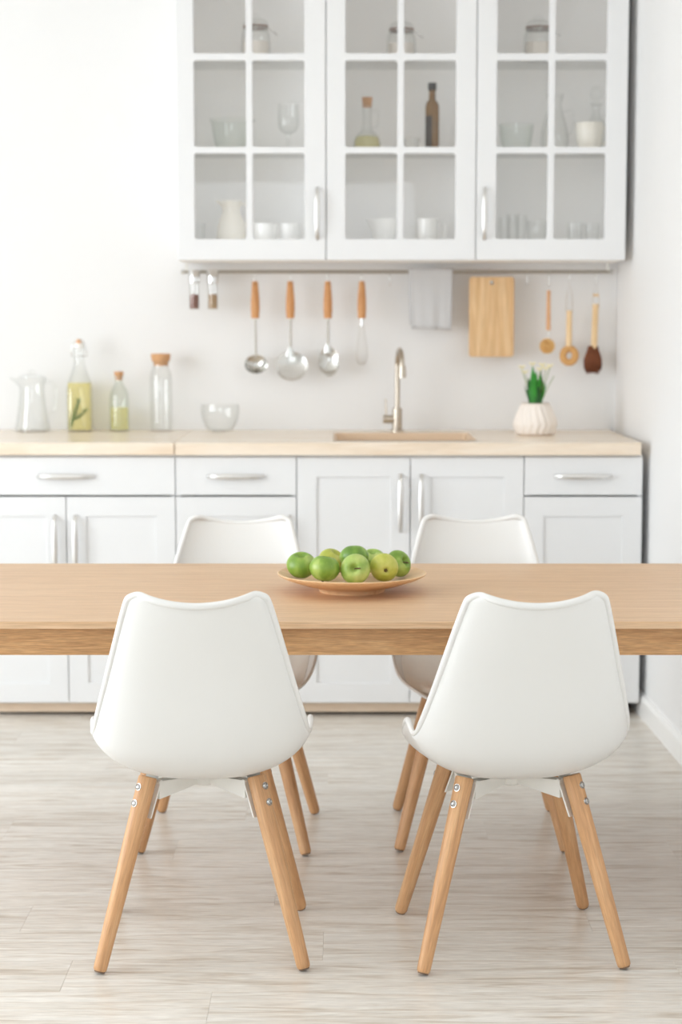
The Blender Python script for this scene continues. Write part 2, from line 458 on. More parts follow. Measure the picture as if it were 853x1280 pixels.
# ------------------------------------------------------------------ base cabinets
CF = 6.396                                           # front plane of doors
CT0, CT1 = 0.933, 0.976                              # worktop underside / top
DOOR_Z0, DOOR_Z1 = 0.055, 0.787
DRW_Z0, DRW_Z1 = 0.792, 0.924
def strap_handle(length, vertical=False, proj=0.026, wid=0.0105, th=0.0045):
    n = 17; pts = []; rr = []
    for i in range(n):
        t = -1 + 2 * i / (n - 1)
        d = -0.002 - proj * (1 - t ** 4) ** 0.6 if abs(t) < 1 else -0.0
        pts.append((t * length / 2, d, 0) if not vertical else (0, d, t * length / 2))
        rr.append(wid * (0.62 + 0.38 * (1 - abs(t) ** 2)))
    return tube(pts, rr, 10, flat=th / wid, up=(0, 0, 1) if not vertical else (1, 0, 0))
def shaker(parent, x0, x1, z0, z1, yf=CF, name='door'):
    g = 0.0016; fw = 0.068; cx, cz = (x0 + x1) / 2, (z0 + z1) / 2
    W, H = (x1 - x0) / 2 - g, (z1 - z0) / 2 - g
    bm = prism([(-W, -H), (W, -H), (W, H), (-W, H)], [[(-W + fw, -H + fw), (W - fw, -H + fw), (W - fw, H - fw), (-W + fw, H - fw)]], 0, 0.019)
    es = [e for e in bm.edges if all(v.co.y < 0.001 for v in e.verts) and len(e.link_faces) == 2 and any(f.normal.y > -0.5 and f.normal.y < 0.5 for f in e.link_faces)]
    d = link(name, bm, 'cab', parent, None, (cx, yf, cz))
    bmp = B(-W + fw - 0.004, W - fw + 0.004, 0.0065, 0.014, -H + fw - 0.004, H - fw + 0.004)
    link('panel', bmp, 'cab', d)
    bv = d.modifiers.new('edge', 'BEVEL'); bv.width = 0.0012; bv.segments = 2; bv.limit_method = 'ANGLE'; bv.angle_limit = 1.0
    return d
def add_vhandle(door, x, z, L=0.205):
    h = link('handle', strap_handle(L, True), 'satin', door, 60)
    h.location = (x - door.location.x, 0, z - door.location.z); return h
def base_cabinet(x0, x1, label, drawer=True, doors=1, handles=(), open_top=False):
    t = thing('base_cabinet', label, 'cabinet', ((x0 + x1) / 2, 6.72, 0))
    ox, oy = -(x0 + x1) / 2, -6.72
    def L(bm): return xf(bm, Matrix.Translation((ox, oy, 0)))
    inset = 0.001
    if open_top:
        bm = prism([(x0 + inset, CT0 - 0.001), (x0 + inset, 0.05), (x1 - inset, 0.05), (x1 - inset, CT0 - 0.001), (x1 - 0.018, CT0 - 0.001), (x1 - 0.018, 0.068), (x0 + 0.018, 0.068), (x0 + 0.018, CT0 - 0.001)], [], CF + 0.0195, 7.10)
    else: bm = prism([(x0 + inset, 0.05), (x1 - inset, 0.05), (x1 - inset, CT0 - 0.001), (x0 + inset, CT0 - 0.001)], [[(x0 + 0.018, 0.068), (x1 - 0.018, 0.068), (x1 - 0.018, CT0 - 0.02), (x0 + 0.018, CT0 - 0.02)]], CF + 0.0195, 7.10)
    box(bm, x0 + inset, x1 - inset, 7.10, 7.11, 0.05, CT0 - 0.001)
    if open_top: box(bm, x0 + 0.019, x1 - 0.019, CF + 0.0195, CF + 0.04, CT0 - 0.04, CT0 - 0.001)
    link('body', L(bm), 'cab', t)
    top = DOOR_Z1 if drawer else DRW_Z1
    if drawer:
        bm = B(-(x1 - x0) / 2 + 0.0016, (x1 - x0) / 2 - 0.0016, 0, 0.019, DRW_Z0 - (DRW_Z0 + DRW_Z1) / 2, (DRW_Z1 - DRW_Z0) / 2, bevel=0.0015)
        d = link('drawer', bm, 'cab', t, None, (0, CF + oy, (DRW_Z0 + DRW_Z1) / 2))
        h = link('handle', strap_handle(0.20), 'satin', d, 60, (0, 0, 0.0))
    wdt = (x1 - x0) / doors
    for i in range(doors):
        d = shaker(t, x0 + i * wdt + ox, x0 + (i + 1) * wdt + ox, DOOR_Z0, top, CF + oy)
        for k, hx, hz in handles:
            if k == i: add_vhandle(d, hx + ox, hz)
    return t
XA, XB, XC, XD, XE = -1.344, -0.578, -0.155, 0.639, 1.054
def hx(px): return at_y(px, 640, CF).x
hz_low = 0.62; hz_sink = at_y(501, 629, CF).z
base_cabinet(XA, XB, 'white base cabinet with one wide drawer above two shaker doors', True, 2, ((0, hx(69), hz_low), (1, hx(94.5), hz_low)))
base_cabinet(XB, XC, 'white base cabinet with one drawer and one door, under the ladle and skimmer', True, 1, ((0, hx(362), hz_low),))
base_cabinet(XC, XD, 'white sink base cabinet with two tall shaker doors and no drawer', False, 2, ((0, hx(501), hz_sink), (1, hx(527), hz_sink)), True)
base_cabinet(XD, XE, 'white base cabinet with one drawer and one door, next to the side wall', True, 1, ())
# plinths
bm = B(XA, 1.006, 6.446, 6.462, 0.012, 0.052)
tag(link('plinth', bm, 'plinth'), 'pale wood plinth board running under the base cabinets', 'plinth')

# worktops
def slab(x0, x1, y0, y1, z0, z1, hole=None):
    if hole is None: return B(x0, x1, y0, y1, z0, z1, bevel=0.003)
    hx0, hx1, hy0, hy1 = hole
    bm = prism([(x0, y0), (x1, y0), (x1, y1), (x0, y1)], [rrect(hx0, hx1, hy0, hy1, 0.02)], 0, -(z1 - z0))
    # prism runs in xz -> lay flat
    xf(bm, Matrix(((1, 0, 0, 0), (0, 0, 1, 0), (0, 1, 0, z1), (0, 0, 0, 1))))
    return bm
CY0 = 6.376
HOLE = (-0.028, 0.482, 6.485, 6.93)
tag(link('worktop', slab(XA, XB - 0.0015, CY0, BACK_Y - 0.001, CT0, CT1), 'counter'), 'pale wood worktop section under the oil bottles', 'worktop')
o = tag(link('worktop', slab(XB + 0.0015, 1.043, CY0, BACK_Y - 0.001, CT0, CT1, HOLE), 'counter'), 'long pale wood worktop section with the sink cut into it', 'worktop')
# sink
t = thing('kitchen_sink', 'beige rectangular sink basin set into the worktop', 'sink', (0.227, 6.7075, CT1 - 0.2))
a0, a1, b0, b1 = HOLE
bm = bmesh.new()
cx, cy = (a0 + a1) / 2, (b0 + b1) / 2
rings = []
for dx, z in ((0.0, 0.2015), (-0.006, 0.2015), (-0.012, 0.19), (-0.02, 0.06), (-0.04, 0.03)):
    lp = rrect(a0 - cx - dx * 1 + 0.001 if dx else a0 - cx + 0.001, a1 - cx + dx - 0.001, b0 - cy - dx + 0.001, b1 - cy + dx - 0.001, 0.022)
    rings.append([bm.verts.new((p[0], p[1], z)) for p in lp])
for A, Bq in zip(rings, rings[1:]):
    for i in range(len(A)): bm.faces.new((A[i], A[(i + 1) % len(A)], Bq[(i + 1) % len(A)], Bq[i]))
bm.faces.new(rings[-1])
o = link('basin', bm, 'sink', t, 50)
link('drain', lathe([(0, 0.034), (0.03, 0.034), (0.04, 0.0315), (0.041, 0.0305)], 24), 'steel', t, 40)

# faucet
fx, fy = 0.215, 7.02
t = thing('kitchen_faucet', 'brushed nickel gooseneck faucet with a side lever behind the sink', 'faucet', (fx, fy, CT1))
link('base', lathe([(0, 0), (0.026, 0), (0.026, 0.006), (0.0185, 0.009), (0.0185, 0.088), (0.0165, 0.09), (0, 0.09)], 28), 'nickel', t, 40)
pth = [(0, 0, 0.085), (0, 0, 0.25)] + [(0.006 * (1 - math.cos(a)) , -0.075 * (1 - math.cos(a)), 0.25 + 0.062 * math.sin(a)) for a in [PI * k / 16 for k in range(1, 17)]] + [(0.013, -0.152, 0.235)]
link('spout', tube(pth, 0.0095, 14), 'nickel', t, 60)
link('spray_head', tube([(0.013, -0.152, 0.255), (0.0135, -0.153, 0.21)], [0.0125, 0.0145], 16), 'nickel', t, 50)
bm = tube([(-0.010, 0, 0.048), (-0.054, 0, 0.048)], 0.016, 18)
lev = link('lever_hub', bm, 'nickel', t, 50)
link('lever', tube([(-0.043, 0, 0.06), (-0.045, 0, 0.125)], [0.0035, 0.0028], 10), 'nickel', lev, 50)

# ------------------------------------------------------------------ wall cabinets
UF = 6.78                                            # door front plane
UZ0, UZ1 = 1.617, 2.738
COLS = [((-0.533, -0.344), (-0.321, -0.132)), ((0.016, 0.205), (0.228, 0.417)), ((0.565, 0.752), (0.775, 0.962))]
UX = [-0.598, -0.054, 0.492, 1.040]
ROWS = [(1.694, 2.002), (2.025, 2.333), (2.358, 2.66)]
SHELF = [2.0045, 2.336]
ulabels = ['white glazed wall cabinet holding the cream jug and two small cups',
           'white glazed wall cabinet holding the dark olive oil bottle, no handle in view',
           'white glazed wall cabinet next to the side wall, holding the decanter']
for i in range(3):
    x0, x1 = UX[i], UX[i + 1]; cx = (x0 + x1) / 2
    t = thing('wall_cabinet', ulabels[i], 'cabinet', (cx, 6.97, UZ0))
    T = Matrix.Translation((-cx, -6.97, -UZ0))
    e = 0.0008
    bm = prism([(x0 + e, UZ0), (x1 - e, UZ0), (x1 - e, UZ1), (x0 + e, UZ1)], [[(x0 + 0.018, UZ0 + 0.062), (x1 - 0.018, UZ0 + 0.062), (x1 - 0.018, UZ1 - 0.03), (x0 + 0.018, UZ1 - 0.03)]], UF + 0.0215, 7.138)
    link('body', xf(bm, T), 'cab_in', t)
    link('back_panel', xf(B(x0 + 0.017, x1 - 0.017, 7.128, 7.137, UZ0 + 0.05, UZ1 - 0.02), T), 'cab_in', t)
    for z in SHELF:
        link('shelf', xf(B(x0 + 0.0185, x1 - 0.0185, UF + 0.035, 7.127, z + 0.009, z + 0.017), T), 'shelf_glass', t)
    holes = [rrect(c0, c1, z0, z1, 0.009, 4) for (c0, c1) in COLS[i] for (z0, z1) in ROWS]
    bm = prism([(x0 + 0.0016, UZ0 + 0.001), (x1 - 0.0016, UZ0 + 0.001), (x1 - 0.0016, UZ1), (x0 + 0.0016, UZ1)], holes, UF, UF + 0.020)
    d = link('door', xf(bm, Matrix.Translation((-x0, -UF, -UZ0))), 'cab', t, None, (x0 - cx, UF - 6.97, 0))
    bv = d.modifiers.new('edge', 'BEVEL'); bv.width = 0.0022; bv.segments = 2; bv.limit_method = 'ANGLE'; bv.angle_limit = 1.0
    for (c0, c1) in COLS[i]:
        for (z0, z1) in ROWS:
            link('pane', xf(B(c0 + 0.0005, c1 - 0.0005, UF + 0.010, UF + 0.013, z0 + 0.0005, z1 - 0.0005), Matrix.Translation((-x0, -UF, -UZ0))), 'pane', d)
    if i != 1:
        px = 397 if i == 0 else 606
        p = at_y(px, 267, UF)
        h = link('handle', strap_handle(0.19, True), 'satin', d, 60, (p.x - x0, 0, p.z - UZ0))

# ------------------------------------------------------------------ dining table
TZ = 0.73; TF, TB = 4.062, 5.05; TX0, TX1 = -1.16, 1.075
t = thing('dining_table', 'long oak dining table with a plain apron between the four chairs', 'table', ((TX0 + TX1) / 2, (TF + TB) / 2, 0))
T = Matrix.Translation((-(TX0 + TX1) / 2, -(TF + TB) / 2, 0))
link('tabletop', xf(B(TX0, TX1, TF, TB, TZ - 0.017, TZ, bevel=0.002), T), 'oak', t)
az0, az1 = TZ - 0.082, TZ - 0.0172
link('apron', xf(B(TX0 + 0.075, TX1 - 0.075, TF + 0.035, TF + 0.058, az0, az1), T), 'oak_apron', t)
link('apron', xf(B(TX0 + 0.075, TX1 - 0.075, TB - 0.058, TB - 0.035, az0, az1), T), 'oak_apron', t)
link('apron', xf(B(TX0 + 0.02, TX0 + 0.043, TF + 0.08, TB - 0.08, az0, az1), T), 'oak_apron', t)
link('apron', xf(B(TX1 - 0.043, TX1 - 0.02, TF + 0.08, TB - 0.08, az0, az1), T), 'oak_apron', t)
for sx in (0, 1):
    for sy in (0, 1):
        lx = TX0 + 0.045 if sx == 0 else TX1 - 0.045; ly = TF + 0.05 if sy == 0 else TB - 0.05
        bm = bmesh.new(); q = []
        for z, h in ((0, 0.02), (0.55, 0.029), (TZ - 0.0172, 0.029)):
            q.append([bm.verts.new((lx + a * h, ly + b * h, z)) for a, b in ((-1, -1), (1, -1), (1, 1), (-1, 1))])
        for A, Bq in zip(q, q[1:]):
            for k in range(4): bm.faces.new((A[k], A[(k + 1) % 4], Bq[(k + 1) % 4], Bq[k]))
        bm.faces.new(q[0]); bm.faces.new(q[-1])
        link('leg', xf(bm, T), 'oak_apron', t)

# ------------------------------------------------------------------ shell chairs
# (y, z, half width, side curl, dip fade); +y is the front of the seat
SEC = [(-0.330, 0.834, 0.116, 0.026, 1.0), (-0.329, 0.8305, 0.131, 0.028, 1.0), (-0.326, 0.822, 0.1415, 0.030, 0.98), (-0.321, 0.806, 0.148, 0.032, 0.9),
       (-0.307, 0.760, 0.161, 0.036, 0.55), (-0.288, 0.700, 0.177, 0.040, 0.2), (-0.270, 0.640, 0.193, 0.045, 0.0), (-0.254, 0.580, 0.209, 0.053, 0.0),
       (-0.236, 0.520, 0.223, 0.066, 0.0), (-0.210, 0.465, 0.232, 0.082, 0.0), (-0.165, 0.425, 0.236, 0.104, 0.0), (-0.10, 0.402, 0.238, 0.132, 0.0),
       (-0.02, 0.393, 0.238, 0.118, 0.0), (0.06, 0.394, 0.232, 0.082, 0.0), (0.13, 0.404, 0.220, 0.050, 0.0), (0.18, 0.412, 0.200, 0.030, 0.0),
       (0.208, 0.412, 0.176, 0.020, 0.0), (0.222, 0.405, 0.140, 0.010, 0.0)]
def shell_grid():
    rows = crv(SEC, 4); n = len(rows); NT = 28; G = []
    for i, (y, z, wd, cl, fade) in enumerate(rows):
        a, b = rows[max(i - 1, 0)], rows[min(i + 1, n - 1)]
        ty, tz = b[0] - a[0], b[1] - a[1]; l = math.hypot(ty, tz) or 1
        ny, nz = -tz / l, ty / l                      # towards the sitter
        if i < 8: ny, nz = 0.97, 0.2
        R = []
        for k in range(NT + 1):
            t = -1 + 2 * k / NT
            x = wd * math.sin(t * PI / 2 * 0.86) / math.sin(PI / 2 * 0.86)
            c = cl * abs(t) ** 2.45
            dip = -0.017 * fade * max(0.0, 1 - (x / 0.122) ** 2) ** 1.3
            R.append(Vector((x, y + ny * c, z + nz * c + dip)))
        G.append(R)
    return G
GRID = shell_grid()
def grid_mesh(G):
    bm = bmesh.new()
    V = [[bm.verts.new(p) for p in r] for r in G]
    for A, Bq in zip(V, V[1:]):
        for k in range(len(A) - 1): bm.faces.new((A[k], A[k + 1], Bq[k + 1], Bq[k]))
    return bm
def make_chair():
    t = thing('dining_chair', 'chair', 'chair')
    o = link('seat_shell', grid_mesh(GRID), 'shell', t, 180)
    sm = o.modifiers.new('thickness', 'SOLIDIFY'); sm.thickness = 0.007; sm.offset = 0
    edge = [GRID[0][k] for k in range(len(GRID[0]))] + [r[-1] for r in GRID[1:]] + list(reversed(GRID[-1]))[1:] + [r[0] for r in reversed(GRID[1:-1])]
    nb = 40; rr_ = []; ed2 = []
    for p in edge:
        k = min(1.0, max(0.0, (p.z - 0.50) / 0.04)) if p.y < 0.0 else 0.0
        rr_.append(0.0048 + 0.0030 * k); ed2.append(p + Vector((0, -0.004 * k, 0)))
    for _ in range(4):
        ed2 = [(ed2[k - 1] + ed2[k] * 2 + ed2[(k + 1) % len(ed2)]) / 4 for k in range(len(ed2))]
    link('rim', tube(ed2, rr_, 10, closed=True), 'shell', t, 180)
    # padded cushion in the seat
    n = len(GRID); sub = []
    i0, i1 = 34, 64
    for i in range(i0, i1 + 1):
        s = (i - i0) / (i1 - i0); r = GRID[i]; R = []
        for k in range(25):
            f = 14 + (k - 12) / 12 * 11.2 * min(1.0, (1 - abs(2 * s - 1) ** 6) + 0.72)
            j = int(f); j = min(max(j, 0), 27); fr = f - j
            p = r[j].lerp(r[j + 1], fr)
            p2 = GRID[min(i + 1, n - 1)][j]; p0 = GRID[max(i - 1, 0)][j]
            q = (p2 - p0).cross(r[j + 1] - r[j]).normalized()
            if q.z < 0: q = -q
            e = max(0.0, 1 - ((k - 12) / 12) ** 8) ** 0.5 * max(0.0, 1 - (2 * s - 1) ** 8) ** 0.5
            R.append(p + q * (0.004 + 0.020 * e))
        sub.append(R)
    link('seat_cushion', grid_mesh(sub), 'pad', t, 180)
    # cross frame
    tops = [(sx * 0.112, sy * 0.108) for sx in (-1, 1) for sy in (-1, 1)]
    bm = bmesh.new()
    for sx, sy in tops:
        d = Vector((sx, sy, 0)); L = d.length; u = d / L; v = Vector((-u.y, u.x, 0))
        hw = 0.0125
        A = [bm.verts.new(v * s * hw + Vector((0, 0, z))) for s in (-1, 1) for z in (0.374, 0.386)]
        Bq = [bm.verts.new(u * (L - 0.014) + v * s * hw + Vector((0, 0, z))) for s in (-1, 1) for z in (0.356, 0.396)]
        for q in ((0, 1, 3, 2),): bm.faces.new([A[k] for k in q]); bm.faces.new([Bq[k] for k in q])
        for a, b in ((0, 1), (1, 3), (3, 2), (2, 0)): bm.faces.new((A[a], A[b], Bq[b], Bq[a]))
        # plate against the leg
        ts = Vector((sx * 0.5, sy * 0.5, -0.40)) * 0
        P0 = u * (L - 0.016); dn = Vector((u.x, u.y, 0)) * 0.022
        Q = []
        for z, off in ((0.398, -0.002), (0.318, 0.030)):
            for s in (-1, 1):
                for thk in (0, 0.004): Q.append(bm.verts.new(P0 + u * (off - 0.004 + thk) + v * s * 0.013 + Vector((0, 0, z))))
        for f in ((0, 1, 3, 2), (4, 5, 7, 6), (0, 1, 5, 4), (2, 3, 7, 6), (0, 2, 6, 4), (1, 3, 7, 5)): bm.faces.new([Q[k] for k in f])
    lathe([(0, 0.366), (0.03, 0.366), (0.034, 0.37), (0.034, 0.388), (0, 0.388)], 20, bm)
    # seat mounting rails
    for sx in (-1, 1):
        box(bm, sx * 0.112 - 0.014, sx * 0.112 + 0.014, -0.10, 0.10, 0.394, 0.3985)
    link('cross_frame', bm, 'frame', t)
    for sx, sy in ((-1, -1), (1, -1), (1, 1), (-1, 1)):
        top = Vector((sx * 0.118, sy * 0.113, 0.402)); foot = Vector((sx * 0.220, sy * 0.207, 0.0))
        ax = (top - foot)
        L = ax.length
        prof = [(0, 0), (0.0125, 0), (0.0145, 0.003), (0.0150, 0.01), (0.0195, L * 0.7), (0.0205, L - 0.003), (0.0185, L), (0, L)]
        bm = lathe(prof, 20)
        # feet cut level with the floor
        rot = Vector((0, 0, 1)).rotation_difference(ax.normalized()).to_matrix().to_4x4()
        leg = link('leg', bm, 'leg', t, 40)
        leg.matrix_local = Matrix.Translation(foot + Vector((0, 0, 0.0065))) @ rot
        inv = leg.matrix_local.inverted()
        out = Vector((sx, sy * 0.9, 0)).normalized() if sy < 0 else Vector((sx, sy, 0)).normalized()
        for zz in (L - 0.026, L - 0.062):
            loc_dir = (rot.inverted() @ out.to_4d()).to_3d(); loc_dir.z = 0; loc_dir.normalize()
            rb = 0.0198
            bmb = lathe([(0, 0.0025), (0.0025, 0.0028), (0.0035, 0.004), (0.0062, 0.0026), (0.0068, 0.0006), (0.0084, 0.0004), (0.0084, -0.002), (0, -0.002)], 16)
            q = Vector((0, 0, 1)).rotation_difference(loc_dir).to_matrix().to_4x4()
            xf(bmb, Matrix.Translation(loc_dir * rb + Vector((0, 0, zz))) @ q)
            link('bolt', bmb, 'bolt', leg, 30)
        link('foot_pad', lathe([(0, -0.003), (0.0115, -0.003), (0.0122, 0.0005), (0, 0.0005)], 16), 'foot', leg, 30)
    return t
proto = make_chair()
CH = [((-0.308, 4.053), 2.2, 'white shell chair on the open side of the table, farther from the skirting board wall'),
      ((0.378, 4.053), 4.9, 'white shell chair on the open side of the table, nearer the skirting board wall'),
      ((-0.303, 4.930), 177.5, 'white shell chair on the kitchen side of the table, before the drawer cabinets'),
      ((0.378, 4.955), 179.0, 'white shell chair on the kitchen side of the table, before the sink cabinet')]
for i, ((x, y), a, lab) in enumerate(CH):
    c = proto if i == 0 else copy_tree(proto)
    c.location = (x, y, 0.0); c.rotation_euler = (0, 0, math.radians(a)); c['label'] = lab
    c['group'] = 'white shell chairs around the table'

# ------------------------------------------------------------------ plate of apples
PX, PY = 0.027, 4.529
t = thing('wooden_plate', 'shallow turned wooden plate on a foot, holding the green apples', 'plate', (PX, PY, TZ))
pr = [(0, 0.006), (0.07, 0.0055), (0.074, 0.0), (0.080, 0.0), (0.082, 0.004), (0.086, 0.011), (0.12, 0.018), (0.165, 0.033), (0.183, 0.042), (0.1855, 0.0455), (0.183, 0.047),
      (0.165, 0.039), (0.12, 0.0245), (0.08, 0.017), (0.04, 0.016), (0, 0.016)]
link('dish', lathe(pr, 64), 'plate', t, 50)
def make_apple(r, squash=0.92, seed=0):
    rnd = random.Random(seed); prof = []
    n = 22
    for i in range(n + 1):
        a = PI * i / n                                   # from bottom to top
        rr = math.sin(a) * (1 + 0.06 * math.sin(a) ** 2) + 0.0
        zz = -math.cos(a) * squash
        d_top = math.exp(-(a - PI) ** 2 / 0.07) * 0.52; d_bot = math.exp(-a ** 2 / 0.06) * 0.22
        zz += -d_top + d_bot
        rr *= (1 + 0.05 * (zz))
        prof.append((rr * r if 0 < i < n else 0, zz * r))
    ph = rnd.random() * 6
    return lathe(prof, 28, mod=lambda a, r_, z: 1 + 0.014 * math.cos(5 * a + ph) * (0.4 - z / r) + 0.02 * math.cos(2 * a + ph * 2))
def apple(px, py, dy, rpx, mat, rot, label, stem=0.0, name='apple', squash=0.92):
    p = at_y(px, py, dy); r = rpx / (FPX / dy) / 1.05
    t = thing(name, label, 'apple', p, 0, 'green apples on the plate')
    t.rotation_euler = [math.radians(v) for v in rot]
    link('flesh', make_apple(r, squash, int(px)), mat, t, 180)
    if stem: link('stalk', tube([(0, 0, r * 0.36), (r * 0.12, 0, r * 0.72), (r * stem, 0, r * 0.94)], [0.0016, 0.0013, 0.0019], 7), 'stalk', t, 60)
    # dried calyx at the base
    bm = bmesh.new()
    for k in range(5):
        a = 2 * PI * k / 5
        p0 = Vector((math.cos(a) * r * 0.13, math.sin(a) * r * 0.13, -r * 0.70)); p1 = Vector((math.cos(a + .4) * r * 0.03, math.sin(a + .4) * r * 0.03, -r * 0.92))
        tube([p0, (p0 + p1) / 2 + Vector((0, 0, -0.001)), p1], [0.0016, 0.0015, 0.0004], 5, bm)
    link('calyx', bm, 'stalk', t, 60)
    return t
apple(377, 706.5, 4.525, 19.0, 'apple_green', (16, -6, 20), 'green apple resting against the plate rim nearest the drawer cabinets, stalk end up', 0.0)
apple(406, 710.5, 4.462, 19.5, 'apple_green', (8, 5, 80), 'mid-green apple with a paler top, between the rim apple and the stalked apple', 0.0)
apple(444.5, 711.5, 4.455, 19.0, 'apple_pale', (78, 0, -8), 'pale green apple with a brown stalk pointing out of its hollow', 0.45)
apple(480.5, 709.5, 4.49, 18.0, 'apple_yellow', (-82, 6, 8), 'yellow-green apple with a dark dried calyx facing outward', 0.0)
apple(498, 704.5, 4.560, 17.0, 'apple_green', (38, 62, 0), 'green apple lying on its side at the plate end nearest the side wall', 0.25)
apple(415, 702.0, 4.605, 18.0, 'apple_yellow', (14, 30, 0), 'yellowish apple mostly hidden behind the mid-green apple', 0.0)
apple(443, 697.0, 4.538, 18.3, 'apple_deep', (-16, 12, 40), 'deep green apple heaped on top of the others', 0.0)
apple(466, 701.0, 4.615, 17.0, 'apple_pale', (20, 0, 0), 'pale apple peeping out behind the topmost deep green apple', 0.0)

# ------------------------------------------------------------------ utensil rail and hanging things
RY = 7.075
rz = at_y(426, 339.8, RY).z
rl, rr = at_y(229.5, 340, RY).x, at_y(764, 340, RY).x
t = thing('utensil_rail', 'thin steel utensil rail under the wall cabinets', 'rail', ((rl + rr) / 2, RY, rz))
L = rr - rl
link('rod', tube([(-L / 2, 0, 0), (L / 2, 0, 0)], 0.0065, 12), 'rail_steel', t, 40)
for s in (-1, 1):
    link('end_cap', tube([(s * (L / 2 - 0.004), 0, 0), (s * (L / 2 + 0.008), 0, 0)], 0.0085, 12), 'steel', t, 40)
    link('bracket', B(s * (L / 2 - 0.012) - 0.006, s * (L / 2 - 0.012) + 0.006, -0.004, 0.004, 0.005, UZ0 - rz - 0.0005, bevel=0.001), 'frame', t)
def s_hook(px, zlow, label):
    x = at_y(px, 340, RY).x; h = rz - zlow
    pts = [(0.0, 0.012 * math.cos(a), 0.012 * math.sin(a) * 0.62 + 0.0) for a in [PI * k / 8 for k in range(0, 9)]]
    top = [(0, 0.0085 * math.cos(a), 0.0085 * math.sin(a)) for a in [PI * (-0.1 + 1.1 * k / 8) for k in range(9)]]
    low = [(0, -0.0085 + 0.0065 + 0.0065 * math.cos(a), -h + 0.0065 + 0.0065 * math.sin(a)) for a in [PI + PI * 1.05 * k / 8 for k in range(9)]]
    o = link('s_hook', tube(top + low, 0.0016, 7), 'steel', None, 60, (x, RY, rz))
    return tag(o, label, 'hook', 'steel hooks on the rail')
def hang(name, px, label, cat, group=None):
    return thing(name, label, cat, (at_y(px, 340, RY).x, RY - 0.004, rz), 0, group)
def zz(py): return at_y(426, py, RY).z - rz
def wd(npx): return npx / (FPX / RY)
def wood_handle(t, wmax=5.5):
    z0, z1 = zz(398), zz(351.5); h = z1 - z0; r = wd(wmax)
    bm = lathe([(0, 0), (r * 0.80, 0), (r * 0.88, 0.004), (r, h * 0.25), (r * 0.97, h * 0.5), (r * 0.78, h * 0.8), (r * 0.66, h * 0.97), (r * 0.5, h), (0, h)], 18)
    for v in bm.verts: v.co.y *= 0.62
    o = link('handle', bm, 'handle_wood', t, 60, (0, 0, z0))
    link('hanging_hole', tube([(0, -r * 0.52, h * 0.93), (0, r * 0.52, h * 0.93)], 0.0022, 8), 'black_cap', o, 60)
    return o
def spoon_bowl(rx, rz_, depth, thick=0.0012, tilt=0.0, n=20, m=8):
    bm = bmesh.new()
    def layer(off):
        rings = [[bm.verts.new((0, depth + off, 0))]]
        for j in range(1, m + 1):
            s = j / m
            rings.append([bm.verts.new((rx * s * math.cos(2 * PI * k / n), depth * (1 - s * s) + off, rz_ * s * math.sin(2 * PI * k / n))) for k in range(n)])
        for A, Bq in zip(rings, rings[1:]):
            for k in range(n):
                kk = (k + 1) % n
                if len(A) == 1: bm.faces.new((A[0], Bq[k], Bq[kk]))
                else: bm.faces.new((A[k], A[kk], Bq[kk], Bq[k]))
        return rings[-1]
    a = layer(0); b = layer(thick)
    for k in range(n): bm.faces.new((a[k], a[(k + 1) % n], b[(k + 1) % n], b[k]))
    return bm
HK = zz(352) + rz + 0.0
s_hook(318.5, rz + zz(351.5) - 0.004, 'steel hook carrying the ladle')
t = hang('soup_ladle', 319, 'steel soup ladle with a brown wooden handle hanging from the rail', 'ladle', 'hanging utensils')
wood_handle(t)
link('shaft', tube([(0, 0, zz(399)), (0.001, -0.002, zz(425)), (0.001, 0, zz(447))], wd(1.4), 10, flat=0.6), 'rail_steel', t, 60)
o = link('bowl', spoon_bowl(wd(14.5), wd(13), 0.030), 'steel', t, 120, (wd(1), -0.012, zz(455)))
o.rotation_euler = (math.radians(-28), 0, 0)
s_hook(363, rz + zz(351.5) - 0.004, 'steel hook carrying the skimmer')
t = hang('skimmer', 363, 'round perforated steel skimmer with a brown wooden handle', 'skimmer', 'hanging utensils')
wood_handle(t)
link('shaft', tube([(0, 0, zz(399)), (0, 0, zz(440))], wd(1.4), 10, flat=0.6), 'rail_steel', t, 60)
link('neck', tube([(0, -0.001, zz(433)), (0, -0.001, zz(438)), (0, 0.0, zz(446))], [wd(1.8), wd(3.5), wd(7)], 12, flat=0.2, up=(1, 0, 0)), 'steel', t, 60)
R = wd(20)
holes = []
for iz in range(-8, 9):
    for ix in range(-10, 11):
        x, z = (ix + (iz % 2) * 0.5) * R / 8.5, iz * R / 9.5
        if math.hypot(x, z) < R * 0.88 and z < R * 0.18: holes.append(circ(x, z, R * 0.05, 6))
bm = prism(circ(0, 0, R, 36), holes, 0, 0.0012)
bmesh.ops.subdivide_edges(bm, edges=[e for e in bm.edges if e.calc_length() > 0.02], cuts=2)
for v in bm.verts:
    q = math.hypot(v.co.x, v.co.z) / R
    v.co.y += 0.012 * (1 - q * q); v.co.z *= 0.92
o = link('strainer_disc', bm, 'steel', t, 50, (wd(1.5), -0.006, zz(457.5)))
o.rotation_euler = (math.radians(-14), 0, 0)
s_hook(410, rz + zz(351.5) - 0.004, 'steel hook carrying the serving spoon')
t = hang('serving_spoon', 410, 'oval steel serving spoon with a brown wooden handle', 'spoon', 'hanging utensils')
wood_handle(t)
link('shaft', tube([(0, 0, zz(399)), (0, 0, zz(437))], wd(1.4), 10, flat=0.6), 'rail_steel', t, 60)
link('neck', tube([(0, -0.001, zz(430)), (0, -0.001, zz(434)), (0, 0, zz(441))], [wd(1.8), wd(3), wd(5)], 12, flat=0.2, up=(1, 0, 0)), 'steel', t, 60)
o = link('bowl', spoon_bowl(wd(12.8), wd(18.5), 0.016), 'steel', t, 120, (wd(1.5), -0.006, zz(452)))
o.rotation_euler = (math.radians(-8), 0, 0)
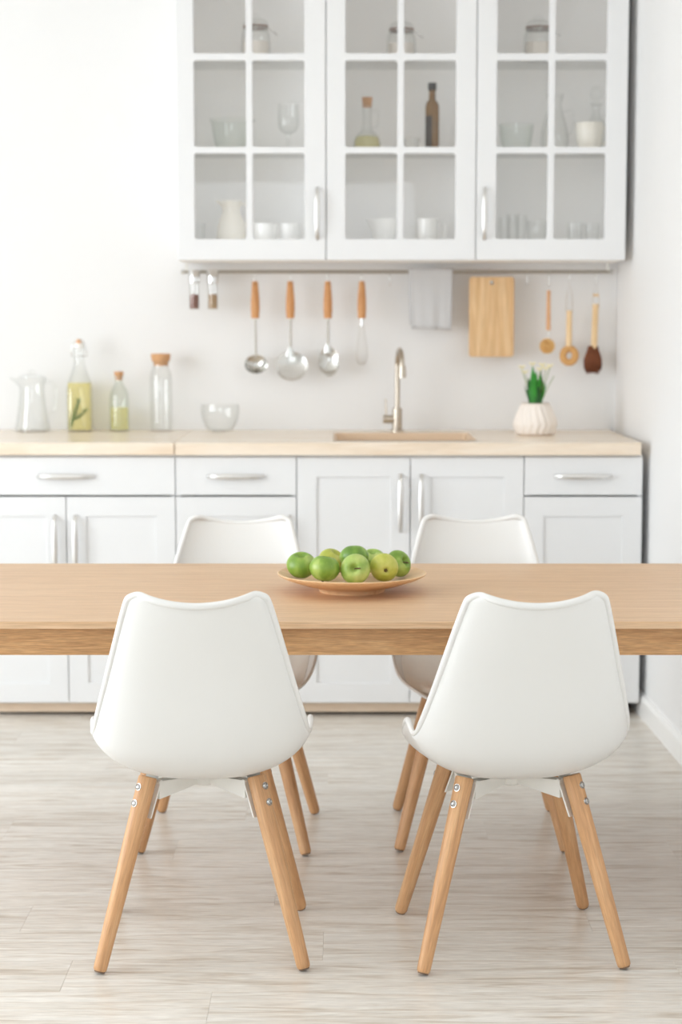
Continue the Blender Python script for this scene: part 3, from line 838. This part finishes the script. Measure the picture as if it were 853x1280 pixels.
s_hook(452.5, rz + zz(351.5) - 0.004, 'steel hook carrying the whisk')
t = hang('balloon_whisk', 452.5, 'small wire balloon whisk with a brown wooden handle', 'whisk', 'hanging utensils')
wood_handle(t)
link('ferrule', tube([(0, 0, zz(398)), (0, 0, zz(408))], wd(1.6), 10), 'chrome', t, 60)
for k in range(6):
    a = PI * k / 6; R = wd(8)
    pts = []
    for s in [i / 24 for i in range(25)]:
        u = -1 + 2 * s
        prof_ = R * math.sin(PI * min(1, max(0, (1 - abs(u)))) * 0.5) if abs(u) > 0.45 else None
        ang = PI * s
        zc = -math.sin(ang) ** 0.8
        xx = -math.cos(ang) * (0.22 + 0.78 * math.sin(ang) ** 1.2)
        sgn = R * xx * 1.75
        pts.append((sgn * math.cos(a), sgn * math.sin(a), zz(407) + (zz(407) - zz(456)) * zc))
    link('wire', tube(pts, 0.0005, 5), 'rail_steel', t, 60)
s_hook(487.5, rz + zz(357), 'empty steel hook between the whisk and the grey towel')
s_hook(659.5, rz + zz(357), 'empty steel hook beside the cutting board')

# spice tubes
for px, mt, lab in ((243.5, 'spice_red', 'hanging spice tube with dark red spice and a chrome cap'), (266.5, 'spice_tan', 'hanging spice tube with tan spice and a chrome cap')):
    t = thing('spice_tube', lab, 'spice jar', (at_y(px, 340, RY).x, RY - 0.028, at_y(px, 387, RY).z), 0, 'spice tubes on the rail')
    hh = rz + zz(354) - at_y(px, 387, RY).z; r = wd(6.3)
    link('glass_tube', lathe(vessel([(r * 0.96, 0), (r, 0.003), (r, hh)], 0.0016, 0.003), 24), 'glass', t, 40)
    link('spice', lathe([(0, 0.0035), (r - 0.003, 0.0035), (r - 0.003, hh * 0.55), (0, hh * 0.6)], 20), mt, t, 40)
    link('cap', lathe([(0, hh - 0.002), (r * 1.12, hh - 0.002), (r * 1.15, hh), (r * 1.15, hh + wd(15)), (r * 1.08, hh + wd(15.6)), (0, hh + wd(15.6))], 28), 'chrome', t, 40)
    link('clip', B(-0.005, 0.005, r * 1.1, 0.0215, hh + wd(9), hh + wd(14)), 'chrome', t)

# towel draped over the rail
x0, x1 = at_y(511, 340, RY).x, at_y(566, 340, RY).x
t = bmesh.new(); G = []
zb_f = at_y(530, 411, RY).z - rz
path = [(0.010, zb_f * 0.93), (0.0105, zb_f * 0.5), (0.0095, -0.01)] + [(0.0095 * math.cos(a), 0.0095 * math.sin(a)) for a in [PI * k / 8 for k in range(9)]] + [(-0.0105, -0.012), (-0.013, zb_f * 0.3), (-0.015, zb_f * 0.65), (-0.016, zb_f)]
path = crv(path, 3)
for i in range(27):
    u = i / 26; R = []
    for (yy, z_) in path:
        k = min(1, max(0, -z_ / -zb_f)) if z_ < 0 else 0
        wob = 0.0035 * math.sin(u * 9 + 0.6) * k + 0.002 * math.sin(u * 21) * k
        sgn = -1 if yy < 0 else 1
        xx = (x0 + x1) / 2 + (u - 0.5) * (x1 - x0) * (1.0 - 0.10 * k) + (0.004 * k if sgn < 0 else -0.002 * k)
        R.append(Vector((xx, RY + yy + (wob if sgn < 0 else -abs(wob) * 0.3), rz + z_ * (1 + (0.03 * (u - 0.2) if k > 0.9 else 0)))))
    G.append(R)
o = link('hand_towel', grid_mesh(G), 'towel', None, 180)
sd = o.modifiers.new('thickness', 'SOLIDIFY'); sd.thickness = 0.005; sd.offset = 1
tag(o, 'light grey linen towel folded over the utensil rail', 'towel')

# cutting board
a, b = at_y(587, 346, RY), at_y(642, 446, RY)
hc = ((a.x + b.x) / 2, a.z - 0.022)
bm = prism(rrect(a.x - hc[0], b.x - hc[0], b.z - a.z, 0, 0.012), [circ(0, -0.022, 0.0085, 14)], 0, 0.018)
o = link('cutting_board', bm, 'board', None, None, (hc[0], RY - 0.011, a.z))
bv = o.modifiers.new('edge', 'BEVEL'); bv.width = 0.003; bv.segments = 2; bv.limit_method = 'ANGLE'; bv.angle_limit = 1.0
tag(o, 'rectangular pale wooden cutting board hanging from the rail', 'cutting board')
s_hook(614.5, a.z - 0.031, 'steel hook carrying the cutting board')

# brushes
def bristles(count, f, rad, seed):
    """a joined mass of fine tapered bristles: f(i) -> (root, tip)"""
    bm = bmesh.new()
    for i in range(count):
        p, q = f(i)
        tube([p, q], [rad, rad * 0.45], 4, bm, caps=False)
    return bm
rnd = random.Random(3)
s_hook(686.5, rz + zz(357), 'steel hook carrying the small round dish brush')
t = hang('dish_brush', 686.5, 'small round dish brush with tan bristles and a thin wooden handle', 'brush', 'hanging brushes')
link('hanger', tube([(0, 0, zz(355)), (0.002, 0, zz(359)), (0, 0, zz(363)), (-0.002, 0, zz(359))], 0.0009, 6, closed=True), 'steel', t, 60)
link('handle', tube([(0, 0, zz(363)), (0, 0, zz(413))], [wd(2.4), wd(2.8)], 14), 'pink_wood', t, 60)
link('neck_wire', tube([(0, 0, zz(413)), (wd(.6), 0, zz(424))], 0.0016, 8), 'steel', t, 60)
hd = link('head', lathe([(0, -0.008), (wd(7), -0.008), (wd(8.6), -0.003), (wd(8.6), 0.004), (wd(7), 0.008), (0, 0.008)], 24), 'pink_wood', t, 50, (wd(-0.5), 0, zz(432.5)))
hd.rotation_euler = (PI / 2, 0, math.radians(-18))
def f1(i):
    a, r = rnd.random() * 2 * PI, math.sqrt(rnd.random()) * wd(7.5)
    k = 1.25
    zt = 0.020 * math.sqrt(max(0, 1 - (r / wd(9.5)) ** 2)) + 0.004
    return Vector((r * math.cos(a), r * math.sin(a), zt)), Vector((r * k * math.cos(a), r * k * math.sin(a), zt + 0.004))
bm = bristles(300, f1, 0.0016, 1)
lathe(crv([(wd(9), 0.003), (wd(9.6), 0.010), (wd(8), 0.019), (wd(4), 0.023), (0, 0.024)], 3), 28, bm)
o = link('bristles', bm, 'bristle', hd); o['kind'] = 'stuff'
s_hook(712.5, rz + zz(353), 'steel hook carrying the ring-shaped brush')
t = hang('ring_brush', 712.5, 'ring-shaped vegetable brush with a wooden handle on a string loop', 'brush', 'hanging brushes')
link('string', tube([(0, -0.001, zz(352)), (wd(3.8), 0, zz(372)), (wd(4.0), 0, zz(390)), (wd(-4), 0, zz(390)), (wd(-3.8), 0, zz(372))], 0.0009, 6, closed=True), 'string', t, 60)
link('handle', tube([(0, 0, zz(388)), (0, 0, zz(433))], [wd(3.4), wd(3.8)], 14), 'pale_wood', t, 60)
ring = link('core_ring', tube([(wd(7.8) * math.cos(2 * PI * k / 32), 0, wd(8.6) * math.sin(2 * PI * k / 32)) for k in range(32)], 0.0035, 8, closed=True), 'steel', t, 60, (wd(0.6), 0, zz(444.5)))
def f2(i):
    a = 2 * PI * rnd.random(); b = 2 * PI * rnd.random()
    c = Vector((wd(7.8) * math.cos(a), 0, wd(8.6) * math.sin(a))); d = Vector((math.cos(a) * math.cos(b), math.sin(b), math.sin(a) * math.cos(b)))
    return c + d * 0.002, c + d * wd(4.6)
bm = bristles(500, f2, 0.0011, 2)
tube([(wd(7.8) * math.cos(2 * PI * k / 40), 0, wd(8.6) * math.sin(2 * PI * k / 40)) for k in range(40)], wd(4.1), 12, bm, closed=True)
o = link('bristles', bm, 'bristle_mid', ring); o['kind'] = 'stuff'
s_hook(746, rz + zz(355), 'steel hook carrying the dark brown brush')
t = hang('coconut_brush', 745.5, 'dark brown teardrop brush with a pale handle on a string loop', 'brush', 'hanging brushes')
link('string', tube([(0, -0.001, zz(354)), (wd(3.6), 0, zz(370)), (wd(4.2), 0, zz(384)), (wd(-4.2), 0, zz(384)), (wd(-3.6), 0, zz(370))], 0.0009, 6, closed=True), 'string', t, 60)
link('bead', tube([(wd(-3.6), 0, zz(369)), (wd(3.6), 0, zz(369))], wd(1.5), 10), 'pale_wood', t, 60)
link('handle', tube([(0, 0, zz(380)), (wd(-1.4), 0, zz(436))], [wd(3.8), wd(4.0)], 14), 'pale_wood', t, 60)
bm = bmesh.new()
prof = [(0, zz(432)), (wd(6), zz(432.5)), (wd(7.5), zz(438)), (wd(11.2), zz(449)), (wd(10.5), zz(457)), (wd(6.5), zz(464)), (0, zz(466))]
lathe(crv(prof, 3), 20, bm)
for v in bm.verts: v.co.y *= 0.55; v.co.x += wd(-2.6)
hd = link('head', bm, 'bristle_dark', t, 80)
def f3(i):
    a = rnd.random(); b = rnd.random() * 2 * PI
    k = rnd.randrange(1, 5)
    k2 = k + rnd.random(); j = int(k2); fr = k2 - j
    r = prof[j][0] * (1 - fr) + prof[j + 1][0] * fr; z = prof[j][1] * (1 - fr) + prof[j + 1][1] * fr
    p = Vector((r * 0.9 * math.cos(b) + wd(-2.6), r * 0.5 * math.sin(b), z))
    return p, p + Vector((math.cos(b) * 0.005, math.sin(b) * 0.004, -0.012))
o = link('bristles', bristles(500, f3, 0.0013, 4), 'bristle_dark', hd); o['kind'] = 'stuff'

# ------------------------------------------------------------------ things on the worktop
SB = FPX / 7.05
def q(n): return n / SB                                # pixels at the back of the worktop -> metres
def put(name, px, label, cat, y=7.05, group=None):
    return thing(name, label, cat, (at_y(px, 538, y).x, y, CT1), 0, group)
GW = 'glassware on the worktop'
t = put('glass_jug', 41, 'clear glass jug with a pouring lip and lid, beside the swing-top bottle', 'jug', 7.03, GW)
jr = [(q(21), 0), (q(22.5), 0.004), (q(21), 0.025), (q(17.5), 0.09), (q(15.5), 0.16), (q(16.5), 0.185), (q(19), 0.205)]
def lip(a, r, z): return 1 + (0.55 * max(0, math.cos(a - PI)) ** 6 * max(0, (z - 0.165) / 0.04) if z > 0.165 else 0)
link('body', lathe(vessel(crv(jr, 4), 0.003, 0.006), 36, mod=lip), 'glass', t, 60)
link('handle', tube(crv([(q(16), 0, 0.185), (q(25), 0, 0.19), (q(30), 0, 0.15), (q(28), 0, 0.09), (q(18), 0, 0.06)], 6), 0.006, 10), 'glass', t, 60)
link('lid', lathe([(0, 0.208), (q(16.5), 0.206), (q(16.5), 0.211), (q(6), 0.218), (q(3.5), 0.222), (q(4), 0.232), (0, 0.236)], 28), 'glass', t, 40)
t = put('swing_top_bottle', 100.5, 'tall swing-top glass bottle of yellow oil with a rosemary sprig', 'bottle', 7.05, GW)
R = q(15.3)
op = [(R * 0.96, 0), (R, 0.004), (R, 0.165), (R * 0.94, 0.19), (R * 0.66, 0.225), (R * 0.47, 0.255), (R * 0.42, 0.285), (R * 0.42, 0.30), (R * 0.5, 0.304), (R * 0.5, 0.318), (R * 0.44, 0.322)]
sq = lambda a, r, z: (1 if z > 0.2 else 1.0 + 0.0 * a) * (1.0 / (abs(math.cos(a)) ** 6 + abs(math.sin(a)) ** 6) ** (1 / 6) if z < 0.185 else 1.0)
link('glass_body', lathe(vessel(op, 0.0028, 0.006), 40, mod=sq), 'glass', t, 40)
link('oil', lathe([(0, 0.007), (R - 0.0045, 0.007), (R - 0.0045, 0.186), (0, 0.186)], 40, mod=lambda a, r, z: 1.0 / (abs(math.cos(a)) ** 6 + abs(math.sin(a)) ** 6) ** (1 / 6)), 'oil', t, 40)
# rosemary, pressed to the front of the bottle
bm = bmesh.new()
def sprig(pts):
    tube(pts, 0.0012, 5, bm)
    P = [Vector(p) for p in crv(pts, 6)]
    for i, p in enumerate(P[2:]):
        for s in (-1, 1):
            d = Vector((s * 0.010, 0, 0.009 + 0.003 * (i % 3)))
            tube([p, p + d], [0.0015, 0.0006], 4, bm)
yf = -R - 0.002 + 0.004
sprig([(-0.032, yf, 0.012), (-0.02, yf, 0.05), (-0.008, yf, 0.085), (0.002, yf, 0.12)])
sprig([(-0.02, yf, 0.045), (0.004, yf, 0.055), (0.03, yf, 0.08)])
link('rosemary', bm, 'leaf_dark', t)
link('stopper', lathe([(0, 0.316), (R * 0.36, 0.316), (R * 0.40, 0.328), (R * 0.30, 0.348), (0, 0.352)], 20), 'ceramic', t, 50)
link('stopper_knob', lathe([(0, 0.334), (q(3.2), 0.336), (q(3.4), 0.342), (q(2.0), 0.35), (0, 0.351)], 14, center=(0, -0.012, 0)), 'pink_wood', t, 50)
bm = tube(crv([(-R * 0.62, 0, 0.286), (-R * 0.60, -0.004, 0.312), (-R * 0.36, -0.006, 0.342), (0, -0.006, 0.352), (R * 0.36, -0.006, 0.342), (R * 0.60, -0.004, 0.312), (R * 0.62, 0, 0.286)], 5), 0.0014, 6)
tube([(R * 0.62 * math.cos(a), R * 0.5 * math.sin(a), 0.287) for a in [2 * PI * k / 24 for k in range(24)]], 0.0014, 6, bm, closed=True)
link('wire_bail', bm, 'steel', t, 60)
t = put('oil_bottle', 149.5, 'small corked glass bottle half full of pale green oil', 'bottle', 7.05, GW)
R = q(12.3)
link('glass_body', lathe(vessel([(R * 0.95, 0), (R, 0.004), (R, 0.125), (R * 0.9, 0.150), (R * 0.6, 0.172), (R * 0.40, 0.185), (R * 0.38, 0.203), (R * 0.44, 0.205), (R * 0.44, 0.212)], 0.0026, 0.006), 32), 'glass_green', t, 40)
link('oil', lathe([(0, 0.007), (R - 0.004, 0.007), (R - 0.004, 0.092), (0, 0.092)], 32), 'oil_pale', t, 40)
link('cork', lathe([(0, 0.196), (R * 0.34, 0.196), (R * 0.36, 0.212), (R * 0.46, 0.213), (R * 0.48, 0.228), (0, 0.229)], 18), 'cork', t, 50)
t = put('glass_carafe', 202, 'tall empty glass carafe with a wide cork lid', 'carafe', 7.05, GW)
R = q(14)
link('glass_body', lathe(vessel([(R * 0.95, 0), (R, 0.004), (R, 0.195), (R * 0.93, 0.222), (R * 0.74, 0.24), (R * 0.70, 0.255), (R * 0.78, 0.268)], 0.003, 0.008), 36), 'glass', t, 40)
link('cork', lathe([(0, 0.250), (R * 0.62, 0.250), (R * 0.68, 0.267), (R * 0.80, 0.2685), (R * 0.88, 0.288), (R * 0.86, 0.296), (0, 0.297)], 28), 'cork', t, 40)
t = put('glass_bowl', 275.5, 'clear rounded glass bowl on the worktop beside the carafe', 'bowl', 7.02, GW)
R = q(24)
link('bowl', lathe(vessel(crv([(R * 0.45, 0), (R * 0.7, 0.012), (R * 0.92, 0.045), (R, 0.08), (R * 0.97, 0.104)], 4), 0.003, 0.005), 40), 'glass', t, 50)

# potted plant
pp = Vector((0.722, 6.83, CT1))
t = thing('potted_plant', 'white ribbed pot of green leaves and pale yellow flowers on the worktop', 'plant', pp)
def ribs(a, r, z): return 1 + 0.075 * abs(math.sin(9 * a + (z - 0.04) * 26 * (1 if z > 0.045 else -1.4)))
pot_o = crv([(0.058, 0), (0.068, 0.006), (0.076, 0.032), (0.0745, 0.055), (0.064, 0.085), (0.053, 0.108), (0.053, 0.118)], 5)
prf = [(0, 0)] + pot_o + [(0.048, 0.118), (0.048, 0.1), (0, 0.1)]
link('pot', lathe(prf, 120, mod=lambda a, r, z: ribs(a, r, z) if 0.005 < z < 0.117 and r > 0.0525 else 1.0), 'pot', t, 35)
link('soil', lathe([(0, 0.106), (0.0475, 0.102)], 24), 'soil', t, 60)
rnd = random.Random(11)
def leaf(base, tip, wid, bend, mat):
    bm = bmesh.new(); n = 9; rows = []
    d = tip - base; side = d.cross(Vector((0, 1, 0.15))).normalized(); nrm = side.cross(d).normalized()
    for i in range(n):
        s = i / (n - 1); c = base + d * s + nrm * bend * s * s
        ww = wid * (0.65 + 0.6 * s) * (1 - s ** 3.0) + 0.0004
        rows.append([bm.verts.new(c - side * ww), bm.verts.new(c + nrm * ww * 0.35), bm.verts.new(c + side * ww)])
    for A, Bq in zip(rows, rows[1:]):
        for k in (0, 1): bm.faces.new((A[k], A[k + 1], Bq[k + 1], Bq[k]))
    bm2 = link('leaf', bm, mat, t, 180)
    sd = bm2.modifiers.new('thickness', 'SOLIDIFY'); sd.thickness = 0.0012
k_ = FPX / 6.83
def lp(dx, dz, y=0.0): return Vector((dx / k_, y, 0.10 + dz / k_))
LV = [(-6, -9, 38, 3.6, 'leaf_dark'), (-4, -4, 52, 4.2, 'leaf'), (-2, 0, 46, 4.4, 'leaf'), (0, 5, 42, 3.4, 'leaf'), (3, 8, 40, 3.0, 'leaf_dark'), (5, 11, 36, 2.4, 'leaf'),
      (-3, -7, 30, 3.0, 'leaf'), (2, 2, 34, 3.6, 'leaf_dark'), (-1, -3, 40, 3.2, 'leaf'), (4, 13, 30, 2.0, 'leaf'), (-5, -14, 28, 1.4, 'leaf_dark'), (1, 6, 46, 2.6, 'leaf_dark')]
for i, (bx, tx, h, ww, mt) in enumerate(LV):
    leaf(lp(bx * 0.9, 0, rnd.uniform(-0.02, 0.02)), lp(tx, h, rnd.uniform(-0.03, 0.02)), ww / k_, rnd.uniform(-0.01, 0.01), mt)
FL = [(-17, 48), (-13, 42), (-4, 52), (8, 51), (12, 47), (17, 50), (4, 46), (22, 40)]
for i, (fx_, fz_) in enumerate(FL):
    b0, tp = lp(fx_ * 0.25, 2, 0.004), lp(fx_, fz_, rnd.uniform(-0.025, 0.02))
    st = link('flower_stem', tube([b0, b0.lerp(tp, 0.5) + Vector((-fx_ * 0.00008, 0, 0.004)), tp], 0.0011, 6), 'stem_green', t, 60)
    if i == 7: continue
    bm = bmesh.new()
    for k in range(6):
        a = 2 * PI * k / 6; dr = Vector((math.cos(a), math.sin(a), 0.75)).normalized(); sd_ = Vector((-math.sin(a), math.cos(a), 0))
        vv = [bm.verts.new(tp), bm.verts.new(tp + dr * 0.010 + sd_ * 0.0055), bm.verts.new(tp + dr * 0.019 + Vector((0, 0, 0.003))), bm.verts.new(tp + dr * 0.010 - sd_ * 0.0055)]
        bm.faces.new(vv)
    fl = link('flower', bm, 'petal', t)
    sd = fl.modifiers.new('thickness', 'SOLIDIFY'); sd.thickness = 0.0012

# ------------------------------------------------------------------ things in the wall cabinets
CYm = 6.97
kc = FPX / CYm
Z0 = UZ0 + 0.062; Z1 = SHELF[0] + 0.017; Z2 = SHELF[1] + 0.017
def c(n): return n / kc
def put_c(name, px, zf, label, cat, group, y=CYm):
    return thing(name, label, cat, (at_y(px, 250, y).x, y, zf + 0.0005), 0, group)
def loop_handle(t, mat, r, z0, z1, out, th=0.0035, side=1, name='handle'):
    pts = crv([(side * r * 0.96, 0, z1), (side * (r + out * 0.75), 0, z1 + 0.002), (side * (r + out), 0, (z0 + z1) / 2 + 0.006), (side * (r + out * 0.6), 0, z0 + 0.004), (side * r * 0.94, 0, z0)], 5)
    return link(name, tube(pts, th, 9), mat, t, 60)
GC = 'white crockery in the wall cabinets'; GG = 'glassware in the wall cabinets'
# bottom shelf
t = put_c('cream_jug', 289, Z0, 'cream ceramic jug with a pouring lip on the cabinet floor', 'jug', GC)
h = at_y(289, 251, CYm).z - Z0
jr = crv([(c(14), 0), (c(17), 0.006), (c(18.5), h * 0.25), (c(16.5), h * 0.5), (c(11.5), h * 0.72), (c(11.5), h * 0.86), (c(14.5), h)], 5)
link('body', lathe(vessel(jr, 0.004, 0.006), 36, mod=lambda a, r, z: 1 + 0.42 * max(0, math.cos(a - PI)) ** 5 * max(0, (z / h - 0.8) / 0.2) if z > h * 0.8 else 1), 'cream', t, 60)
loop_handle(t, 'cream', c(12.5), h * 0.38, h * 0.9, c(9), 0.0045)
for px, r, lab in ((332, 15, 'white cup standing next to the cream jug'), (363.5, 12.5, 'smaller white cup at the cabinet side beyond the other cup')):
    t = put_c('tea_cup', px, Z0, lab, 'cup', GC, 6.95); h = at_y(px, 280, 6.95).z - Z0
    link('body', lathe(vessel(crv([(c(r * .6), 0), (c(r * .8), 0.006), (c(r * .96), h * .5), (c(r), h)], 4), 0.003, 0.005), 30), 'ceramic', t, 60)
    loop_handle(t, 'ceramic', c(r), h * 0.25, h * 0.8, c(6), 0.003)
t = put_c('glass_tumbler', 249, Z0, 'glass tumbler in the corner beside the cream jug', 'glass', GG, 7.02); h = 0.085
link('body', lathe(vessel([(c(7), 0), (c(8.5), h)], 0.002, 0.006), 24), 'glass', t, 40)
t = put_c('sauce_boat', 480, Z0, 'white flared pouring bowl on the cabinet floor', 'bowl', GC); h = at_y(480, 274, CYm).z - Z0
link('body', lathe(vessel(crv([(c(10), 0), (c(12), 0.008), (c(15), h * .5), (c(17.5), h)], 4), 0.0035, 0.005), 34, mod=lambda a, r, z: 1 + 0.34 * max(0, math.cos(a - PI)) ** 4 * max(0, (z / h - .45) / .55) if z > h * .45 else 1), 'ceramic', t, 60)
t = put_c('coffee_mug', 535, Z0, 'white coffee mug with a round handle', 'mug', GC); h = at_y(535, 274, CYm).z - Z0
link('body', lathe(vessel([(c(11.5), 0), (c(12.5), 0.005), (c(12.5), h * .5), (c(13.3), h)], 0.0035, 0.005), 30), 'ceramic', t, 60)
loop_handle(t, 'ceramic', c(13), h * 0.2, h * 0.85, c(9.5), 0.004)
for px, yy, r0, r1, hpx, lab in ((631, 6.95, 6, 7, 272, 'small straight glass in the cabinet corner'), (642, 7.03, 6, 8, 268, 'slightly flared glass behind the small glasses'), (652, 6.96, 5.5, 7.5, 270, 'small flared glass beside the squat glass bowl'),
                                 (720, 6.95, 9, 9.5, 279, 'ribbed straight glass beside the other ribbed glass'), (741, 6.96, 9, 9.5, 280, 'ribbed straight glass closest to the cabinet side')):
    t = put_c('drinking_glass', px, Z0, lab, 'glass', GG, yy); h = at_y(px, hpx, yy).z - Z0
    rb = (lambda a, r, z: 1 + 0.03 * math.cos(16 * a)) if px > 700 else None
    link('body', lathe(vessel([(c(r0 * .9), 0), (c(r0), 0.004), (c(r1), h)], 0.0022, 0.008), 48 if rb else 24, mod=rb), 'glass', t, 40)
t = put_c('dessert_bowl', 672, Z0, 'squat clear glass bowl on the cabinet floor', 'bowl', GG, 6.95); h = at_y(672, 276, 6.95).z - Z0
link('body', lathe(vessel(crv([(c(7), 0), (c(11), 0.01), (c(13), h * .6), (c(12.5), h)], 4), 0.0025, 0.006), 30), 'glass', t, 60)
# middle shelf
t = put_c('mixing_bowl', 291, Z1, 'greenish glass mixing bowl with a lipped rim', 'bowl', GG); h = at_y(291, 150, CYm).z - Z1
link('body', lathe(vessel(crv([(c(15), 0), (c(20), 0.012), (c(24), h * .55), (c(25.5), h * .88), (c(28), h)], 4), 0.003, 0.006), 36), 'glass_green', t, 60)
t = put_c('wine_goblet', 361, Z1, 'clear stemmed glass goblet', 'goblet', GG); h = at_y(361, 130, CYm).z - Z1
link('bowl', lathe(vessel(crv([(c(2.5), h * .38), (c(10), h * .45), (c(12.8), h * .62), (c(12.2), h)], 4), 0.002, h * .40), 30), 'glass', t, 60)
link('stem', lathe([(0, 0), (c(10), 0.001), (c(10), 0.003), (c(3), 0.008), (c(2), h * .2), (c(3), h * .38), (0, h * .385)], 26), 'glass', t, 50)
t = put_c('oil_carafe', 459, Z1, 'squat glass oil flask with cork and yellow-green oil', 'flask', GG); h = at_y(459, 122, CYm).z - Z1
R = c(16.5)
link('glass_body', lathe(vessel(crv([(R * .6, 0), (R * .95, 0.012), (R, 0.035), (R * .8, 0.062), (R * .40, 0.085), (R * .34, h * .65), (R * .38, h * .84), (R * .42, h * .86)], 4), 0.002, 0.004), 32), 'glass', t, 60)
link('oil', lathe(crv([(0, 0.005), (R * .55, 0.005), (R * .90, 0.014), (R * .94, 0.035), (R * .76, 0.058), (0, 0.058)], 4), 28), 'oil_pale', t, 60)
loop_handle(t, 'glass', R * .42, h * .45, h * .75, c(7), 0.003)
link('cork', lathe([(0, h * .82), (R * .32, h * .82), (R * .40, h), (0, h)], 18), 'cork', t, 50)
t = put_c('glass_bird_dish', 514, Z1, 'small cut-glass dish beside the olive oil bottle', 'dish', GG, 6.95)
link('body', lathe(vessel([(c(5), 0), (c(8), 0.012), (c(11), 0.05)], 0.003, 0.006), 32, mod=lambda a, r, z: 1 + 0.05 * math.cos(12 * a)), 'glass', t, 40)
t = put_c('olive_oil_bottle', 540, Z1, 'tall slim dark olive oil bottle with a black cap', 'bottle', GG); h = at_y(540, 104, CYm).z - Z1
R = c(8.4)
link('glass_body', lathe([(0, 0), (R * .95, 0), (R, 0.004), (R, h * .66), (R * .86, h * .72), (R * .52, h * .76), (R * .5, h * .9), (0, h * .9)], 28, mod=lambda a, r, z: 1.0 / (abs(math.cos(a)) ** 5 + abs(math.sin(a)) ** 5) ** (1 / 5) if z < h * .7 else 1), 'olive_glass', t, 40)
link('cap', lathe([(0, h * .895), (R * .62, h * .895), (R * .62, h), (0, h)], 20), 'black_cap', t, 40)
link('label_sticker', B(-R * 1.03, -R * .1, -R * 1.02, -R * 0.99, 0.004, h * .52), 'label', t)
t = put_c('salad_bowl', 645, Z1, 'clear shallow glass bowl beside the glass pitcher', 'bowl', GG); h = at_y(645, 156, CYm).z - Z1
link('body', lathe(vessel(crv([(c(11), 0), (c(17), 0.014), (c(20), h * .6), (c(21.5), h)], 4), 0.003, 0.006), 34), 'glass_green', t, 60)
t = put_c('glass_pitcher', 693, Z1, 'clear glass pitcher with a loop handle behind the glazing bar', 'pitcher', GG); h = at_y(693, 118, CYm).z - Z1
link('body', lathe(vessel(crv([(c(12), 0), (c(16), 0.012), (c(17), h * .3), (c(11), h * .65), (c(8), h * .82), (c(11), h)], 4), 0.003, 0.006), 32), 'glass', t, 60)
loop_handle(t, 'glass', c(12), h * .3, h * .7, c(11), 0.004)
t = put_c('cream_cup', 736.5, Z1, 'cream cup in front of the glass decanter', 'cup', GC, 6.92); h = at_y(736.5, 154, 6.92).z - Z1
link('body', lathe(vessel(crv([(c(11), 0), (c(13.5), 0.008), (c(16.5), h * .5), (c(17), h)], 4), 0.003, 0.005), 32), 'cream', t, 60)
loop_handle(t, 'cream', c(16), h * .25, h * .8, c(5), 0.003)
t = put_c('glass_decanter', 744, Z1, 'glass decanter with a ball stopper behind the cream cup', 'decanter', GG, 7.03); h = at_y(744, 108, 7.03).z - Z1
link('body', lathe(vessel(crv([(c(14), 0), (c(16), 0.006), (c(16), h * .3), (c(12), h * .45), (c(5.5), h * .56), (c(5), h * .7), (c(8), h * .74)], 4), 0.003, 0.006), 30), 'glass', t, 60)
link('stopper', lathe(crv([(0, h * .71), (c(4), h * .73), (c(3.5), h * .78), (c(8), h * .88), (c(5), h * .98), (0, h)], 4), 24), 'glass', t, 60)
# top shelf: clip-top jars
for px, hp, lab in ((321, 19, 'clip-top glass jar in the cabinet above the goblet'), (501.5, 24, 'clip-top glass jar in the cabinet above the oil flask'), (671, 21, 'clip-top glass jar in the cabinet above the glass pitcher')):
    t = put_c('storage_jar', px, Z2, lab, 'jar', 'clip-top jars on the top shelf'); h = at_y(px, hp, CYm).z - Z2
    R = c(17.5)
    link('glass_body', lathe(vessel(crv([(R * .9, 0), (R, 0.01), (R, h * .5), (R * .93, h * .62), (R * .8, h * .69), (R * .8, h * .74)], 4), 0.003, 0.006), 32), 'glass', t, 60)
    link('contents', lathe([(0, 0.008), (R * .9, 0.008), (R * .9, h * .42), (0, h * .42)], 28), 'pot', t, 60)
    link('gasket', lathe([(R * .78, h * .735), (R * .88, h * .735), (R * .88, h * .765), (R * .78, h * .765)], 30), 'bristle_dark', t, 60)
    lid = link('lid', lathe(crv([(R * .84, h * .768), (R * .86, h * .80), (R * .72, h * .88), (R * .4, h * .92), (0, h * .93)], 3), 30), 'glass', t, 60)
    link('knob', tube([(R * .3 * math.cos(2 * PI * k / 20), 0, h * .93 + R * .25 * math.sin(2 * PI * k / 20)) for k in range(20)], 0.0025, 7, closed=True), 'glass', lid, 60)
    bm = tube([(R * .9 * math.cos(2 * PI * k / 30), R * .9 * math.sin(2 * PI * k / 30), h * .71) for k in range(30)], 0.0022, 6, closed=True)
    tube(crv([(0, -R * .93, h * .78), (0.003, -R * 1.05, h * .70), (-0.003, -R * 1.06, h * .62)], 4), 0.0022, 6, bm)
    tube(crv([(R * .9, 0, h * .71), (R * 1.25, 0, h * .64), (R * 1.5, -0.01, h * .56)], 4), 0.0018, 6, bm)
    link('wire_clamp', bm, 'steel', t, 60)
